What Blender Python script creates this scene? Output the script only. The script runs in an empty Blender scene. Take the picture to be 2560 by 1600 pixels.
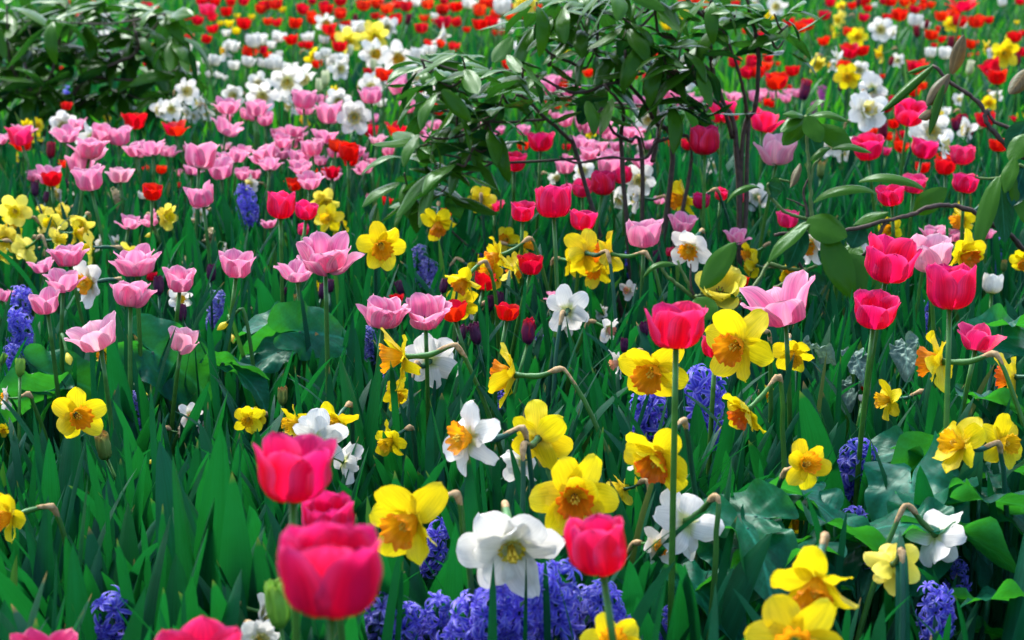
import bpy, math, random
import numpy as np
from mathutils import Matrix, Vector
R = math.radians
rng = np.random.default_rng(7)
random.seed(7)
SC = bpy.context.scene
COL = SC.collection

# ------------------------------------------------------------------ camera, world, sun, exposure
FPX = 4978.0                     # focal length in photograph pixels (2560 wide)
CAMZ = 1.12
PITCH = R(12.9)
cam_d = bpy.data.cameras.new('camera')
cam_d.sensor_width = 36.0
cam_d.lens = 36.0 * FPX / 2560.0
cam_d.clip_start = 0.05
cam_d.clip_end = 2000.0
cam_d.dof.use_dof = True
cam_d.dof.focus_distance = 3.05
cam_d.dof.aperture_fstop = 8.4
cam = bpy.data.objects.new('camera', cam_d)
COL.objects.link(cam)
cam.location = (0, 0, CAMZ)
cam.rotation_euler = (math.pi / 2 - PITCH, 0, 0)
SC.camera = cam

SUN_EL, SUN_AZ = R(58), R(-35)   # azimuth from +Y (away from camera), negative = to the left
W = bpy.data.worlds.new('World')
SC.world = W
W.use_nodes = True
wn = W.node_tree.nodes
wl = W.node_tree.links
sky = wn.new('ShaderNodeTexSky')
sky.sky_type = 'NISHITA'
sky.sun_disc = False
sky.sun_elevation = SUN_EL
sky.sun_rotation = SUN_AZ
sky.air_density = 1.0
sky.dust_density = 3.0
wl.new(sky.outputs[0], wn['Background'].inputs[0])
wn['Background'].inputs[1].default_value = 0.15
sun_d = bpy.data.lights.new('sun', 'SUN')
sun_d.energy = 1.5
sun_d.angle = R(22)
sun_d.color = (1.0, 0.96, 0.9)
sun = bpy.data.objects.new('sun', sun_d)
COL.objects.link(sun)
sdir = Vector((math.sin(SUN_AZ) * math.cos(SUN_EL), math.cos(SUN_AZ) * math.cos(SUN_EL), math.sin(SUN_EL)))
sun.rotation_euler = sdir.to_track_quat('Z', 'Y').to_euler()
sun.location = (0, 0, 10)
SC.view_settings.view_transform = 'Standard'
SC.view_settings.look = 'None'
SC.view_settings.exposure = 1.75
SC.view_settings.gamma = 1.0
SC.cycles.max_bounces = 8
SC.cycles.transparent_max_bounces = 4

# ------------------------------------------------------------------ geometry of the view
CX = Vector((1, 0, 0))
CF = Vector((0, math.cos(PITCH), -math.sin(PITCH)))
CU = Vector((0, math.sin(PITCH), math.cos(PITCH)))
C0 = Vector((0, 0, CAMZ))

def at(x, y, d):
    d = float(d)
    return C0 + d * (CX * ((x - 1280) / FPX) + CU * ((800 - y) / FPX) + CF)

def zslope(y):
    return math.cos(PITCH) * (800 - y) / FPX - math.sin(PITCH)

def depth_at_height(y, h):
    return (h - CAMZ) / zslope(y)

def project(P):                   # numpy (...,3) -> x, y, depth
    q = P - np.array(C0)
    d = q @ np.array(CF)
    x = 1280 + FPX * (q @ np.array(CX)) / d
    y = 800 - FPX * (q @ np.array(CU)) / d
    return x, y, d

def solve(y, w, wnom, h, sig_h=0.05, sig_s=0.14):
    """distance at which a head of nominal width wnom and height h above ground best fits its size in view"""
    d0 = depth_at_height(y, h)
    ds = np.linspace(max(0.9, d0 * 0.55), d0 * 1.5, 160)
    z = CAMZ + ds * zslope(y)
    s = w / FPX * ds / wnom
    pen = (np.log(s) / sig_s) ** 2 + ((z - h) / sig_h) ** 2
    pen = np.where(z < 0.08, 1e6, pen)
    k = int(np.argmin(pen))
    return float(ds[k]), float(s[k])

TILE = lambda t: ((t % 4) * 640, (t // 4) * 400)
ZF = 3.78
def tpx(t, zx, zy):
    ox, oy = TILE(t)
    return ox + zx / ZF, oy + zy / ZF

# ------------------------------------------------------------------ mesh helpers
def mesh_from(name, V, F, UV=None, mats=(), midx=None, rnd=None):
    me = bpy.data.meshes.new(name)
    V = np.asarray(V, dtype=np.float32).reshape(-1, 3)
    F = np.asarray(F, dtype=np.int32)
    n, k = F.shape
    me.vertices.add(len(V))
    me.vertices.foreach_set('co', V.ravel())
    me.loops.add(n * k)
    me.loops.foreach_set('vertex_index', F.ravel())
    me.polygons.add(n)
    me.polygons.foreach_set('loop_start', np.arange(n, dtype=np.int32) * k)
    me.polygons.foreach_set('loop_total', np.full(n, k, dtype=np.int32))
    me.polygons.foreach_set('use_smooth', np.ones(n, dtype=bool))
    if midx is not None:
        me.polygons.foreach_set('material_index', np.asarray(midx, dtype=np.int32))
    if UV is not None:
        uvl = me.uv_layers.new(name='UVMap')
        uvl.data.foreach_set('uv', np.asarray(UV, dtype=np.float32)[F.ravel()].ravel())
    if rnd is not None:
        a = me.attributes.new('rnd', 'FLOAT', 'POINT')
        a.data.foreach_set('value', np.asarray(rnd, dtype=np.float32))
    for m in mats:
        me.materials.append(m)
    me.update(calc_edges=True)
    me.validate()
    return me

def grid_faces(nv, nu, off=0, wrap=False):
    i = np.arange(nv - 1)[:, None]
    j = np.arange(nu if wrap else nu - 1)[None, :]
    a = i * nu + j
    b = i * nu + (j + 1) % nu
    return np.stack([a, b, b + nu, a + nu], -1).reshape(-1, 4) + off

class MB:
    """collects grids and tubes into one mesh"""
    def __init__(s):
        s.V, s.F, s.UV, s.M, s.n = [], [], [], [], 0
    def grid(s, P, m=0, wrap=False, uv=None):
        nv, nu = P.shape[:2]
        F = grid_faces(nv, nu, s.n, wrap)
        s.V.append(P.reshape(-1, 3)); s.F.append(F); s.M.append(np.full(len(F), m))
        v, u = np.meshgrid(np.linspace(0, 1, nv), np.linspace(0, 1, nu), indexing='ij')
        s.UV.append((np.stack([u, v], -1) if uv is None else uv).reshape(-1, 2))
        s.n += nv * nu
        return s
    def tube(s, pts, rad, m=0, sides=7, cap=True):
        pts = np.asarray(pts, float)
        n = len(pts)
        rad = np.broadcast_to(np.asarray(rad, float), (n,)).copy()
        if cap:
            pts = np.concatenate([pts[:1], pts, pts[-1:]]); rad = np.concatenate([[rad[0] * 0.02], rad, [rad[-1] * 0.02]])
            n += 2
        T = np.gradient(pts, axis=0)
        for k in range(n):
            if np.linalg.norm(T[k]) < 1e-9:
                T[k] = T[k - 1]
        T /= np.linalg.norm(T, axis=1)[:, None] + 1e-12
        ref = np.array([0.31, 0.95, 0.05]) if abs(T[:, 2]).mean() > 0.6 else np.array([0.05, 0.1, 1.0])
        A = np.cross(T, ref); A /= np.linalg.norm(A, axis=1)[:, None] + 1e-9
        B = np.cross(T, A)
        ang = np.linspace(0, 2 * np.pi, sides, endpoint=False)
        P = pts[:, None, :] + rad[:, None, None] * (A[:, None, :] * np.cos(ang)[None, :, None] + B[:, None, :] * np.sin(ang)[None, :, None])
        return s.grid(P, m, wrap=True)
    def build(s, name, mats):
        return mesh_from(name, np.concatenate(s.V), np.concatenate(s.F), np.concatenate(s.UV),
                         mats if isinstance(mats, (list, tuple)) else [mats], np.concatenate(s.M))

def link(name, me, parent=None, mat=None):
    o = bpy.data.objects.new(name, me)
    COL.objects.link(o)
    if parent is not None:
        o.parent = parent
    if mat is not None:
        o.matrix_local = mat
    return o

def smooth(x):
    x = np.clip(x, 0, 1)
    return x * x * (3 - 2 * x)

def bez(p0, p1, p2, p3, n=12):
    t = np.linspace(0, 1, n)[:, None]
    p0, p1, p2, p3 = [np.asarray(p, float) for p in (p0, p1, p2, p3)]
    return (1 - t) ** 3 * p0 + 3 * (1 - t) ** 2 * t * p1 + 3 * (1 - t) * t * t * p2 + t ** 3 * p3

def spline(pts, n=6):            # Catmull-Rom through points
    P = [np.asarray(p, float) for p in pts]
    P = [2 * P[0] - P[1]] + P + [2 * P[-1] - P[-2]]
    out = []
    for i in range(1, len(P) - 2):
        for t in np.linspace(0, 1, n, endpoint=False):
            a, b, c, d = P[i - 1:i + 3]
            out.append(0.5 * (2 * b + (c - a) * t + (2 * a - 5 * b + 4 * c - d) * t * t + (3 * b - a - 3 * c + d) * t ** 3))
    out.append(P[-2])
    return np.array(out)

# ------------------------------------------------------------------ materials
def nodes_of(m):
    m.use_nodes = True
    nt = m.node_tree
    nt.nodes.clear()
    return nt, nt.nodes, nt.links

def rgba(c):
    return (c[0], c[1], c[2], 1.0)

def add_ramp(N, stops):
    r = N.new('ShaderNodeValToRGB')
    e = r.color_ramp.elements
    while len(e) < len(stops):
        e.new(0.5)
    for k, (p, c) in enumerate(stops):
        e[k].position = p
        e[k].color = rgba(c) if not isinstance(c, float) else (c, c, c, 1)
    return r

def mixc(N, L, fac, a, b, mode='MIX'):
    n = N.new('ShaderNodeMix')
    n.data_type = 'RGBA'
    n.blend_type = mode
    for sock, val in ((n.inputs[0], fac), (n.inputs[6], a), (n.inputs[7], b)):
        if hasattr(val, 'links') or hasattr(val, 'is_linked'):
            L.new(val, sock)
        elif isinstance(val, (int, float)):
            sock.default_value = val
        else:
            sock.default_value = rgba(val)
    return n.outputs[2]

def maths(N, L, op, a, b=0.0):
    n = N.new('ShaderNodeMath')
    n.operation = op
    for sock, val in ((n.inputs[0], a), (n.inputs[1], b)):
        if isinstance(val, (int, float)):
            sock.default_value = val
        else:
            L.new(val, sock)
    return n.outputs[0]

def rand_value(N, L):
    at_ = N.new('ShaderNodeAttribute'); at_.attribute_name = 'rnd'
    oi = N.new('ShaderNodeObjectInfo')
    return maths(N, L, 'FRACT', maths(N, L, 'ADD', at_.outputs['Fac'], oi.outputs['Random']))

def petal_mat(name, tip, mid, base, flame=None, edge=None, transl=0.4, rough=0.45, basepos=0.1, streak=0.25, var=0.25, bump=0.3, spec=0.3, edgepos=0.75):
    """thin petal: colours run from base to tip, fine veins along it, an optional pale flame and edge; some light passes through"""
    m = bpy.data.materials.new(name)
    nt, N, L = nodes_of(m)
    out = N.new('ShaderNodeOutputMaterial')
    uv = N.new('ShaderNodeUVMap'); uv.uv_map = 'UVMap'
    sep = N.new('ShaderNodeSeparateXYZ'); L.new(uv.outputs[0], sep.inputs[0])
    u, v = sep.outputs[0], sep.outputs[1]
    au = maths(N, L, 'ABSOLUTE', maths(N, L, 'SUBTRACT', maths(N, L, 'MULTIPLY', u, 2.0), 1.0))
    rv = rand_value(N, L)
    cr = add_ramp(N, [(0.0, base), (basepos, base), (basepos + 0.14, mid), (0.62, mid), (1.0, tip)])
    L.new(v, cr.inputs[0])
    c = cr.outputs[0]
    mp = N.new('ShaderNodeCombineXYZ')
    L.new(maths(N, L, 'MULTIPLY', u, 26.0), mp.inputs[0]); L.new(maths(N, L, 'MULTIPLY', v, 1.6), mp.inputs[1]); L.new(maths(N, L, 'MULTIPLY', rv, 37.0), mp.inputs[2])
    nz = N.new('ShaderNodeTexNoise'); nz.inputs['Scale'].default_value = 1.0; nz.inputs['Detail'].default_value = 3.0
    L.new(mp.outputs[0], nz.inputs['Vector'])
    if flame is not None:
        fl = add_ramp(N, [(0.0, 1.0), (0.42, 0.0)])
        L.new(maths(N, L, 'ADD', au, maths(N, L, 'MULTIPLY', maths(N, L, 'SUBTRACT', nz.outputs['Fac'], 0.5), 0.5)), fl.inputs[0])
        fv = add_ramp(N, [(0.05, 0.9), (0.5, 0.75), (0.85, 0.0)])
        L.new(v, fv.inputs[0])
        c = mixc(N, L, maths(N, L, 'MULTIPLY', fl.outputs[0], fv.outputs[0]), c, flame)
    if edge is not None:
        er = add_ramp(N, [(edgepos, 0.0), (1.0, 1.0)])
        L.new(au, er.inputs[0])
        ev = add_ramp(N, [(0.15, 0.0), (0.55, 1.0)])
        L.new(v, ev.inputs[0])
        c = mixc(N, L, maths(N, L, 'MULTIPLY', er.outputs[0], ev.outputs[0]), c, edge)
    vein = add_ramp(N, [(0.3, 1.0 - streak), (0.65, 1.0)])
    L.new(nz.outputs['Fac'], vein.inputs[0])
    c = mixc(N, L, 1.0, c, vein.outputs[0], 'MULTIPLY')
    hs = N.new('ShaderNodeHueSaturation')
    L.new(c, hs.inputs['Color'])
    L.new(maths(N, L, 'ADD', maths(N, L, 'MULTIPLY', rv, var), 1.0 - var * 0.65), hs.inputs['Value'])
    L.new(maths(N, L, 'ADD', maths(N, L, 'MULTIPLY', rv, 0.016), 0.492), hs.inputs['Hue'])
    c = hs.outputs[0]
    p = N.new('ShaderNodeBsdfPrincipled')
    L.new(c, p.inputs['Base Color'])
    p.inputs['Roughness'].default_value = rough
    p.inputs['Specular IOR Level'].default_value = spec
    bp = N.new('ShaderNodeBump'); bp.inputs['Strength'].default_value = bump; bp.inputs['Distance'].default_value = 0.002
    L.new(nz.outputs['Fac'], bp.inputs['Height']); L.new(bp.outputs[0], p.inputs['Normal'])
    t = N.new('ShaderNodeBsdfTranslucent'); L.new(c, t.inputs['Color'])
    mx = N.new('ShaderNodeMixShader'); mx.inputs[0].default_value = transl
    L.new(p.outputs[0], mx.inputs[1]); L.new(t.outputs[0], mx.inputs[2]); L.new(mx.outputs[0], out.inputs[0])
    return m

def leaf_mat(name, ca, cb, through, rough=0.35, transl=0.3, spec=0.5, veins='parallel', tipc=None, bumpd=0.002, back=None, coat=0.0, mott=0.5):
    m = bpy.data.materials.new(name)
    nt, N, L = nodes_of(m)
    out = N.new('ShaderNodeOutputMaterial')
    uv = N.new('ShaderNodeUVMap'); uv.uv_map = 'UVMap'
    sep = N.new('ShaderNodeSeparateXYZ'); L.new(uv.outputs[0], sep.inputs[0])
    u, v = sep.outputs[0], sep.outputs[1]
    rv = rand_value(N, L)
    c = mixc(N, L, rv, ca, cb)
    geo = N.new('ShaderNodeNewGeometry')
    tc = N.new('ShaderNodeTexCoord')
    mp = N.new('ShaderNodeCombineXYZ')
    L.new(maths(N, L, 'MULTIPLY', rv, 91.0), mp.inputs[2])
    if veins == 'parallel':
        L.new(maths(N, L, 'MULTIPLY', u, 22.0), mp.inputs[0]); L.new(maths(N, L, 'MULTIPLY', v, 1.2), mp.inputs[1])
    else:
        au = maths(N, L, 'ABSOLUTE', maths(N, L, 'SUBTRACT', u, 0.5))
        L.new(maths(N, L, 'MULTIPLY', au, 3.0), mp.inputs[0])
        L.new(maths(N, L, 'MULTIPLY', maths(N, L, 'SUBTRACT', v, maths(N, L, 'MULTIPLY', au, 0.6)), 15.0), mp.inputs[1])
    nz = N.new('ShaderNodeTexNoise'); nz.inputs['Scale'].default_value = 1.0; nz.inputs['Detail'].default_value = 2.5
    L.new(mp.outputs[0], nz.inputs['Vector'])
    vr = add_ramp(N, [(0.3, 1.0 - mott), (0.7, 1.0)])
    L.new(nz.outputs['Fac'], vr.inputs[0])
    c = mixc(N, L, 1.0, c, vr.outputs[0], 'MULTIPLY')
    if veins != 'parallel':
        mr = add_ramp(N, [(0.0, 1.0), (0.035, 0.0)])
        L.new(maths(N, L, 'ABSOLUTE', maths(N, L, 'SUBTRACT', u, 0.5)), mr.inputs[0])
        c = mixc(N, L, maths(N, L, 'MULTIPLY', mr.outputs[0], 0.6), c, tuple(min(1, x * 2.2 + 0.02) for x in ca))
    # large soft blotches from object-space noise, as on real leaves
    n2 = N.new('ShaderNodeTexNoise'); n2.inputs['Scale'].default_value = 28.0; n2.inputs['Detail'].default_value = 2.0
    L.new(tc.outputs['Object'], n2.inputs['Vector'])
    b2 = add_ramp(N, [(0.35, 0.78), (0.65, 1.12)])
    L.new(n2.outputs['Fac'], b2.inputs[0])
    c = mixc(N, L, 1.0, c, b2.outputs[0], 'MULTIPLY')
    if back is not None:
        c = mixc(N, L, geo.outputs['Backfacing'], c, back)
    if tipc is not None:
        ra = N.new('ShaderNodeAttribute'); ra.attribute_name = 'rnd'
        aged = maths(N, L, 'GREATER_THAN', maths(N, L, 'FRACT', maths(N, L, 'MULTIPLY', ra.outputs['Fac'], 17.7)), 0.975)
        c = mixc(N, L, maths(N, L, 'MULTIPLY', aged, maths(N, L, 'ADD', maths(N, L, 'MULTIPLY', v, 0.6), 0.15)), c, (0.13, 0.13, 0.020))
        tr = add_ramp(N, [(0.965, 0.0), (1.0, 1.0)])
        L.new(v, tr.inputs[0])
        sel = maths(N, L, 'GREATER_THAN', maths(N, L, 'FRACT', maths(N, L, 'MULTIPLY', rv, 7.3)), 0.78)
        c = mixc(N, L, maths(N, L, 'MULTIPLY', tr.outputs[0], sel), c, tipc)
    p = N.new('ShaderNodeBsdfPrincipled')
    L.new(c, p.inputs['Base Color'])
    p.inputs['Roughness'].default_value = rough
    p.inputs['Specular IOR Level'].default_value = spec
    p.inputs['Coat Weight'].default_value = coat
    p.inputs['Specular Tint'].default_value = (0.55, 0.95, 0.85, 1.0)
    p.inputs['Coat Roughness'].default_value = 0.22
    bp = N.new('ShaderNodeBump'); bp.inputs['Strength'].default_value = 0.35; bp.inputs['Distance'].default_value = bumpd
    L.new(nz.outputs['Fac'], bp.inputs['Height']); L.new(bp.outputs[0], p.inputs['Normal'])
    t = N.new('ShaderNodeBsdfTranslucent')
    L.new(mixc(N, L, 0.65, c, through), t.inputs['Color'])
    mx = N.new('ShaderNodeMixShader'); mx.inputs[0].default_value = transl
    L.new(p.outputs[0], mx.inputs[1]); L.new(t.outputs[0], mx.inputs[2]); L.new(mx.outputs[0], out.inputs[0])
    return m

def plain_mat(name, ca, cb, rough=0.6, scale=40.0, bump=0.4, dist=0.003, spec=0.3, coord='Object'):
    m = bpy.data.materials.new(name)
    nt, N, L = nodes_of(m)
    out = N.new('ShaderNodeOutputMaterial')
    tc = N.new('ShaderNodeTexCoord')
    nz = N.new('ShaderNodeTexNoise'); nz.inputs['Scale'].default_value = scale; nz.inputs['Detail'].default_value = 6.0
    L.new(tc.outputs[coord], nz.inputs['Vector'])
    r = add_ramp(N, [(0.32, ca), (0.68, cb)])
    L.new(nz.outputs['Fac'], r.inputs[0])
    p = N.new('ShaderNodeBsdfPrincipled')
    L.new(r.outputs[0], p.inputs['Base Color'])
    p.inputs['Roughness'].default_value = rough
    p.inputs['Specular IOR Level'].default_value = spec
    bp = N.new('ShaderNodeBump'); bp.inputs['Strength'].default_value = bump; bp.inputs['Distance'].default_value = dist
    L.new(nz.outputs['Fac'], bp.inputs['Height']); L.new(bp.outputs[0], p.inputs['Normal'])
    L.new(p.outputs[0], out.inputs[0])
    return m

M = {}
M['hotpink'] = petal_mat('hot_pink_petal', (0.92, 0.035, 0.22), (0.88, 0.006, 0.070), (0.60, 0.08, 0.11), edge=(0.94, 0.075, 0.29), basepos=0.02, streak=0.34, var=0.26, transl=0.5, spec=0.18, edgepos=0.5, flame=(0.92, 0.012, 0.15))
M['deeppink'] = petal_mat('deep_pink_petal', (0.90, 0.07, 0.24), (0.88, 0.020, 0.14), (0.60, 0.20, 0.22), edge=(0.90, 0.16, 0.34), basepos=0.03, var=0.25, transl=0.45)
M['pink'] = petal_mat('soft_pink_petal', (0.93, 0.38, 0.57), (0.92, 0.19, 0.41), (0.62, 0.56, 0.62), flame=(0.94, 0.44, 0.56), edge=(0.95, 0.54, 0.68), basepos=0.07, streak=0.34, var=0.28, transl=0.42, edgepos=0.45)
M['palepink'] = petal_mat('pale_pink_petal', (0.90, 0.50, 0.62), (0.89, 0.32, 0.47), (0.72, 0.62, 0.60), flame=(0.88, 0.55, 0.55), edge=(0.90, 0.55, 0.66), basepos=0.06, var=0.25, transl=0.42, edgepos=0.45)
M['red'] = petal_mat('red_petal', (0.80, 0.008, 0.010), (0.76, 0.003, 0.008), (0.35, 0.02, 0.02), edge=(0.80, 0.015, 0.012), basepos=0.03, var=0.3, transl=0.46, rough=0.42, spec=0.2)
M['orangered'] = petal_mat('orange_red_petal', (0.82, 0.045, 0.012), (0.78, 0.011, 0.008), (0.60, 0.25, 0.02), edge=(0.84, 0.085, 0.015), basepos=0.03, var=0.3, transl=0.45)
M['darkred'] = petal_mat('dark_red_petal', (0.34, 0.006, 0.03), (0.26, 0.006, 0.035), (0.10, 0.01, 0.05), basepos=0.05, var=0.3, transl=0.3)
M['purplered'] = petal_mat('purple_red_petal', (0.52, 0.008, 0.03), (0.16, 0.010, 0.07), (0.07, 0.012, 0.06), edge=(0.6, 0.01, 0.03), basepos=0.12, var=0.25, transl=0.3)
M['purple'] = petal_mat('purple_bud_petal', (0.13, 0.008, 0.06), (0.075, 0.010, 0.062), (0.05, 0.03, 0.06), basepos=0.04, var=0.35, transl=0.15, rough=0.5, edge=(0.17, 0.03, 0.11), spec=0.4)
M['white'] = petal_mat('white_petal', (0.84, 0.84, 0.80), (0.82, 0.81, 0.74), (0.62, 0.66, 0.25), basepos=0.06, streak=0.18, var=0.12, transl=0.38, bump=0.4)
M['cream'] = petal_mat('cream_bud_petal', (0.80, 0.78, 0.55), (0.66, 0.72, 0.42), (0.35, 0.52, 0.16), basepos=0.1, streak=0.12, var=0.15, transl=0.35)
M['yellow'] = petal_mat('yellow_petal', (0.90, 0.75, 0.012), (0.90, 0.72, 0.008), (0.78, 0.60, 0.02), basepos=0.03, streak=0.26, var=0.2, transl=0.42, bump=0.4)
M['paleyellow'] = petal_mat('pale_yellow_petal', (0.90, 0.80, 0.13), (0.89, 0.77, 0.08), (0.78, 0.68, 0.05), basepos=0.03, streak=0.12, var=0.16, transl=0.42)
M['orange'] = petal_mat('orange_trumpet', (0.88, 0.27, 0.006), (0.88, 0.40, 0.008), (0.86, 0.50, 0.01), basepos=0.05, streak=0.2, var=0.16, transl=0.5, bump=0.4)
M['deeporange'] = petal_mat('deep_orange_trumpet', (0.86, 0.15, 0.006), (0.88, 0.27, 0.008), (0.86, 0.44, 0.02), basepos=0.05, streak=0.2, var=0.16, transl=0.5, bump=0.4)
M['goldtrumpet'] = petal_mat('golden_trumpet', (0.86, 0.48, 0.006), (0.86, 0.52, 0.008), (0.80, 0.50, 0.02), basepos=0.05, streak=0.25, var=0.15, transl=0.42, bump=0.4)
M['peach'] = petal_mat('peach_trumpet', (0.85, 0.30, 0.17), (0.85, 0.42, 0.28), (0.84, 0.66, 0.42), basepos=0.1, streak=0.25, var=0.15, transl=0.42, bump=0.4)
M['palecup'] = petal_mat('lemon_cup', (0.84, 0.72, 0.20), (0.84, 0.76, 0.32), (0.60, 0.66, 0.10), basepos=0.1, streak=0.2, var=0.1, transl=0.4, bump=0.4)
M['greencup'] = petal_mat('yellow_rimmed_cup', (0.84, 0.62, 0.02), (0.62, 0.62, 0.05), (0.16, 0.34, 0.03), basepos=0.2, streak=0.2, var=0.1, transl=0.3, bump=0.4)
M['blue'] = petal_mat('blue_floret', (0.26, 0.26, 0.90), (0.125, 0.115, 0.86), (0.10, 0.08, 0.62), basepos=0.10, streak=0.2, var=0.35, transl=0.40, flame=(0.045, 0.026, 0.48), edge=(0.38, 0.38, 0.88), spec=0.5, edgepos=0.4)
M['lilac'] = petal_mat('lilac_blue_floret', (0.36, 0.36, 0.86), (0.20, 0.19, 0.76), (0.10, 0.08, 0.45), basepos=0.1, streak=0.2, var=0.4, transl=0.28, edgepos=0.4, flame=(0.05, 0.035, 0.42), edge=(0.48, 0.50, 0.86), spec=0.45)
M['magenta'] = petal_mat('magenta_floret', (0.70, 0.13, 0.56), (0.60, 0.08, 0.46), (0.4, 0.06, 0.3), basepos=0.05, var=0.3, transl=0.35)
M['withered'] = petal_mat('withered_petal', (0.62, 0.48, 0.26), (0.70, 0.60, 0.36), (0.35, 0.26, 0.08), basepos=0.05, streak=0.45, var=0.35, transl=0.25, bump=0.6)
M['greenbud'] = petal_mat('green_bud_petal', (0.42, 0.16, 0.04), (0.20, 0.30, 0.07), (0.10, 0.26, 0.05), basepos=0.1, streak=0.3, var=0.25, transl=0.25, edge=(0.34, 0.40, 0.14))
M['limebud'] = petal_mat('lime_bud_petal', (0.28, 0.50, 0.06), (0.20, 0.46, 0.05), (0.12, 0.34, 0.04), basepos=0.1, streak=0.25, var=0.2, transl=0.3)
M['stem'] = leaf_mat('green_stem', (0.045, 0.16, 0.022), (0.065, 0.21, 0.022), (0.15, 0.42, 0.03), rough=0.42, transl=0.12, mott=0.2)
M['darkstem'] = leaf_mat('blue_green_stem', (0.010, 0.080, 0.050), (0.018, 0.10, 0.045), (0.06, 0.3, 0.05), rough=0.42, transl=0.1, mott=0.2)
M['tulipleaf'] = leaf_mat('tulip_leaf', (0.0025, 0.068, 0.042), (0.006, 0.086, 0.028), (0.012, 0.28, 0.022), rough=0.42, transl=0.30, tipc=(0.30, 0.16, 0.05), spec=0.22)
M['daffleaf'] = leaf_mat('daffodil_leaf', (0.0025, 0.060, 0.040), (0.005, 0.080, 0.030), (0.012, 0.27, 0.028), rough=0.42, transl=0.28, tipc=(0.34, 0.20, 0.05), spec=0.13)
M['freshleaf'] = leaf_mat('fresh_grass_leaf', (0.012, 0.125, 0.020), (0.036, 0.18, 0.012), (0.08, 0.46, 0.008), rough=0.4, transl=0.38, tipc=(0.34, 0.28, 0.05))
M['shrubleaf'] = leaf_mat('rhododendron_leaf', (0.0018, 0.054, 0.036), (0.004, 0.070, 0.028), (0.05, 0.22, 0.004), rough=0.24, transl=0.24, spec=0.16, veins='pinnate', back=(0.030, 0.105, 0.006), coat=0.0, bumpd=0.0015)
M['oldleaf'] = leaf_mat('browning_leaf', (0.13, 0.075, 0.022), (0.20, 0.12, 0.03), (0.3, 0.15, 0.03), rough=0.5, transl=0.15, veins='pinnate')
M['arumleaf'] = leaf_mat('arum_leaf', (0.006, 0.125, 0.082), (0.010, 0.14, 0.066), (0.06, 0.50, 0.004), rough=0.34, transl=0.36, spec=0.20, veins='pinnate', bumpd=0.004, coat=0.0)
M['greyleaf'] = leaf_mat('faded_grey_leaf', (0.08, 0.17, 0.13), (0.15, 0.24, 0.20), (0.2, 0.4, 0.2), rough=0.5, transl=0.2, veins='pinnate', bumpd=0.006)
M['bark'] = plain_mat('dark_bark', (0.028, 0.016, 0.011), (0.075, 0.042, 0.030), rough=0.6, scale=90, spec=0.4)
M['twig'] = plain_mat('green_twig', (0.055, 0.11, 0.022), (0.10, 0.17, 0.035), rough=0.5, scale=70)
M['spathe'] = plain_mat('papery_spathe', (0.22, 0.14, 0.05), (0.46, 0.32, 0.16), rough=0.7, scale=160, dist=0.002)
M['stamen'] = plain_mat('stamen', (0.62, 0.40, 0.02), (0.76, 0.55, 0.05), rough=0.7, scale=200)
M['soil'] = plain_mat('dark_soil', (0.008, 0.012, 0.006), (0.030, 0.026, 0.014), rough=0.95, scale=14, bump=1.0, dist=0.03, spec=0.1)

# ------------------------------------------------------------------ setting: the ground
def make_ground():
    xs = np.concatenate([[-300, -60, -15], np.linspace(-6, 6, 49), [15, 60, 300]])
    ys = np.concatenate([[-300, -60, -8], np.linspace(0, 20, 81), [40, 100, 400]])
    Y, X = np.meshgrid(ys, xs, indexing='ij')
    Z = 0.012 * np.sin(X * 7.1 + Y * 3.3) + 0.01 * np.sin(X * 3.7 - Y * 9.2) - 0.02
    o = link('ground', MB().grid(np.stack([X, Y, Z], -1)).build('ground', M['soil']))
    o['kind'] = 'structure'
    return o
make_ground()

# ------------------------------------------------------------------ things register (for labels)
THINGS = []
def register(o, look, cat, group, px, py, w, d, short=None, label=None):
    THINGS.append(dict(o=o, look=look, cat=cat, group=group, px=px, py=py, w=w, d=d, short=short or look, label=label))

def empty(name, loc):
    o = bpy.data.objects.new(name, None)
    o.empty_display_size = 0.05
    COL.objects.link(o)
    o.location = loc
    return o

# ------------------------------------------------------------------ leaves as strips
def leaf_profile(t, kind):
    if kind == 't':
        w = (t + 0.10) ** 0.45 * (1 - t) ** 0.72
        return w / w.max()
    if kind == 'd':
        return np.minimum(1, ((1 - t) * 9) ** 0.6) * (0.82 + 0.18 * np.sin(np.pi * np.clip(t * 1.1, 0, 1)))
    w = np.sin(np.pi * np.clip(t, 0, 1) ** 0.85) ** 0.8
    return w / w.max()

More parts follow.
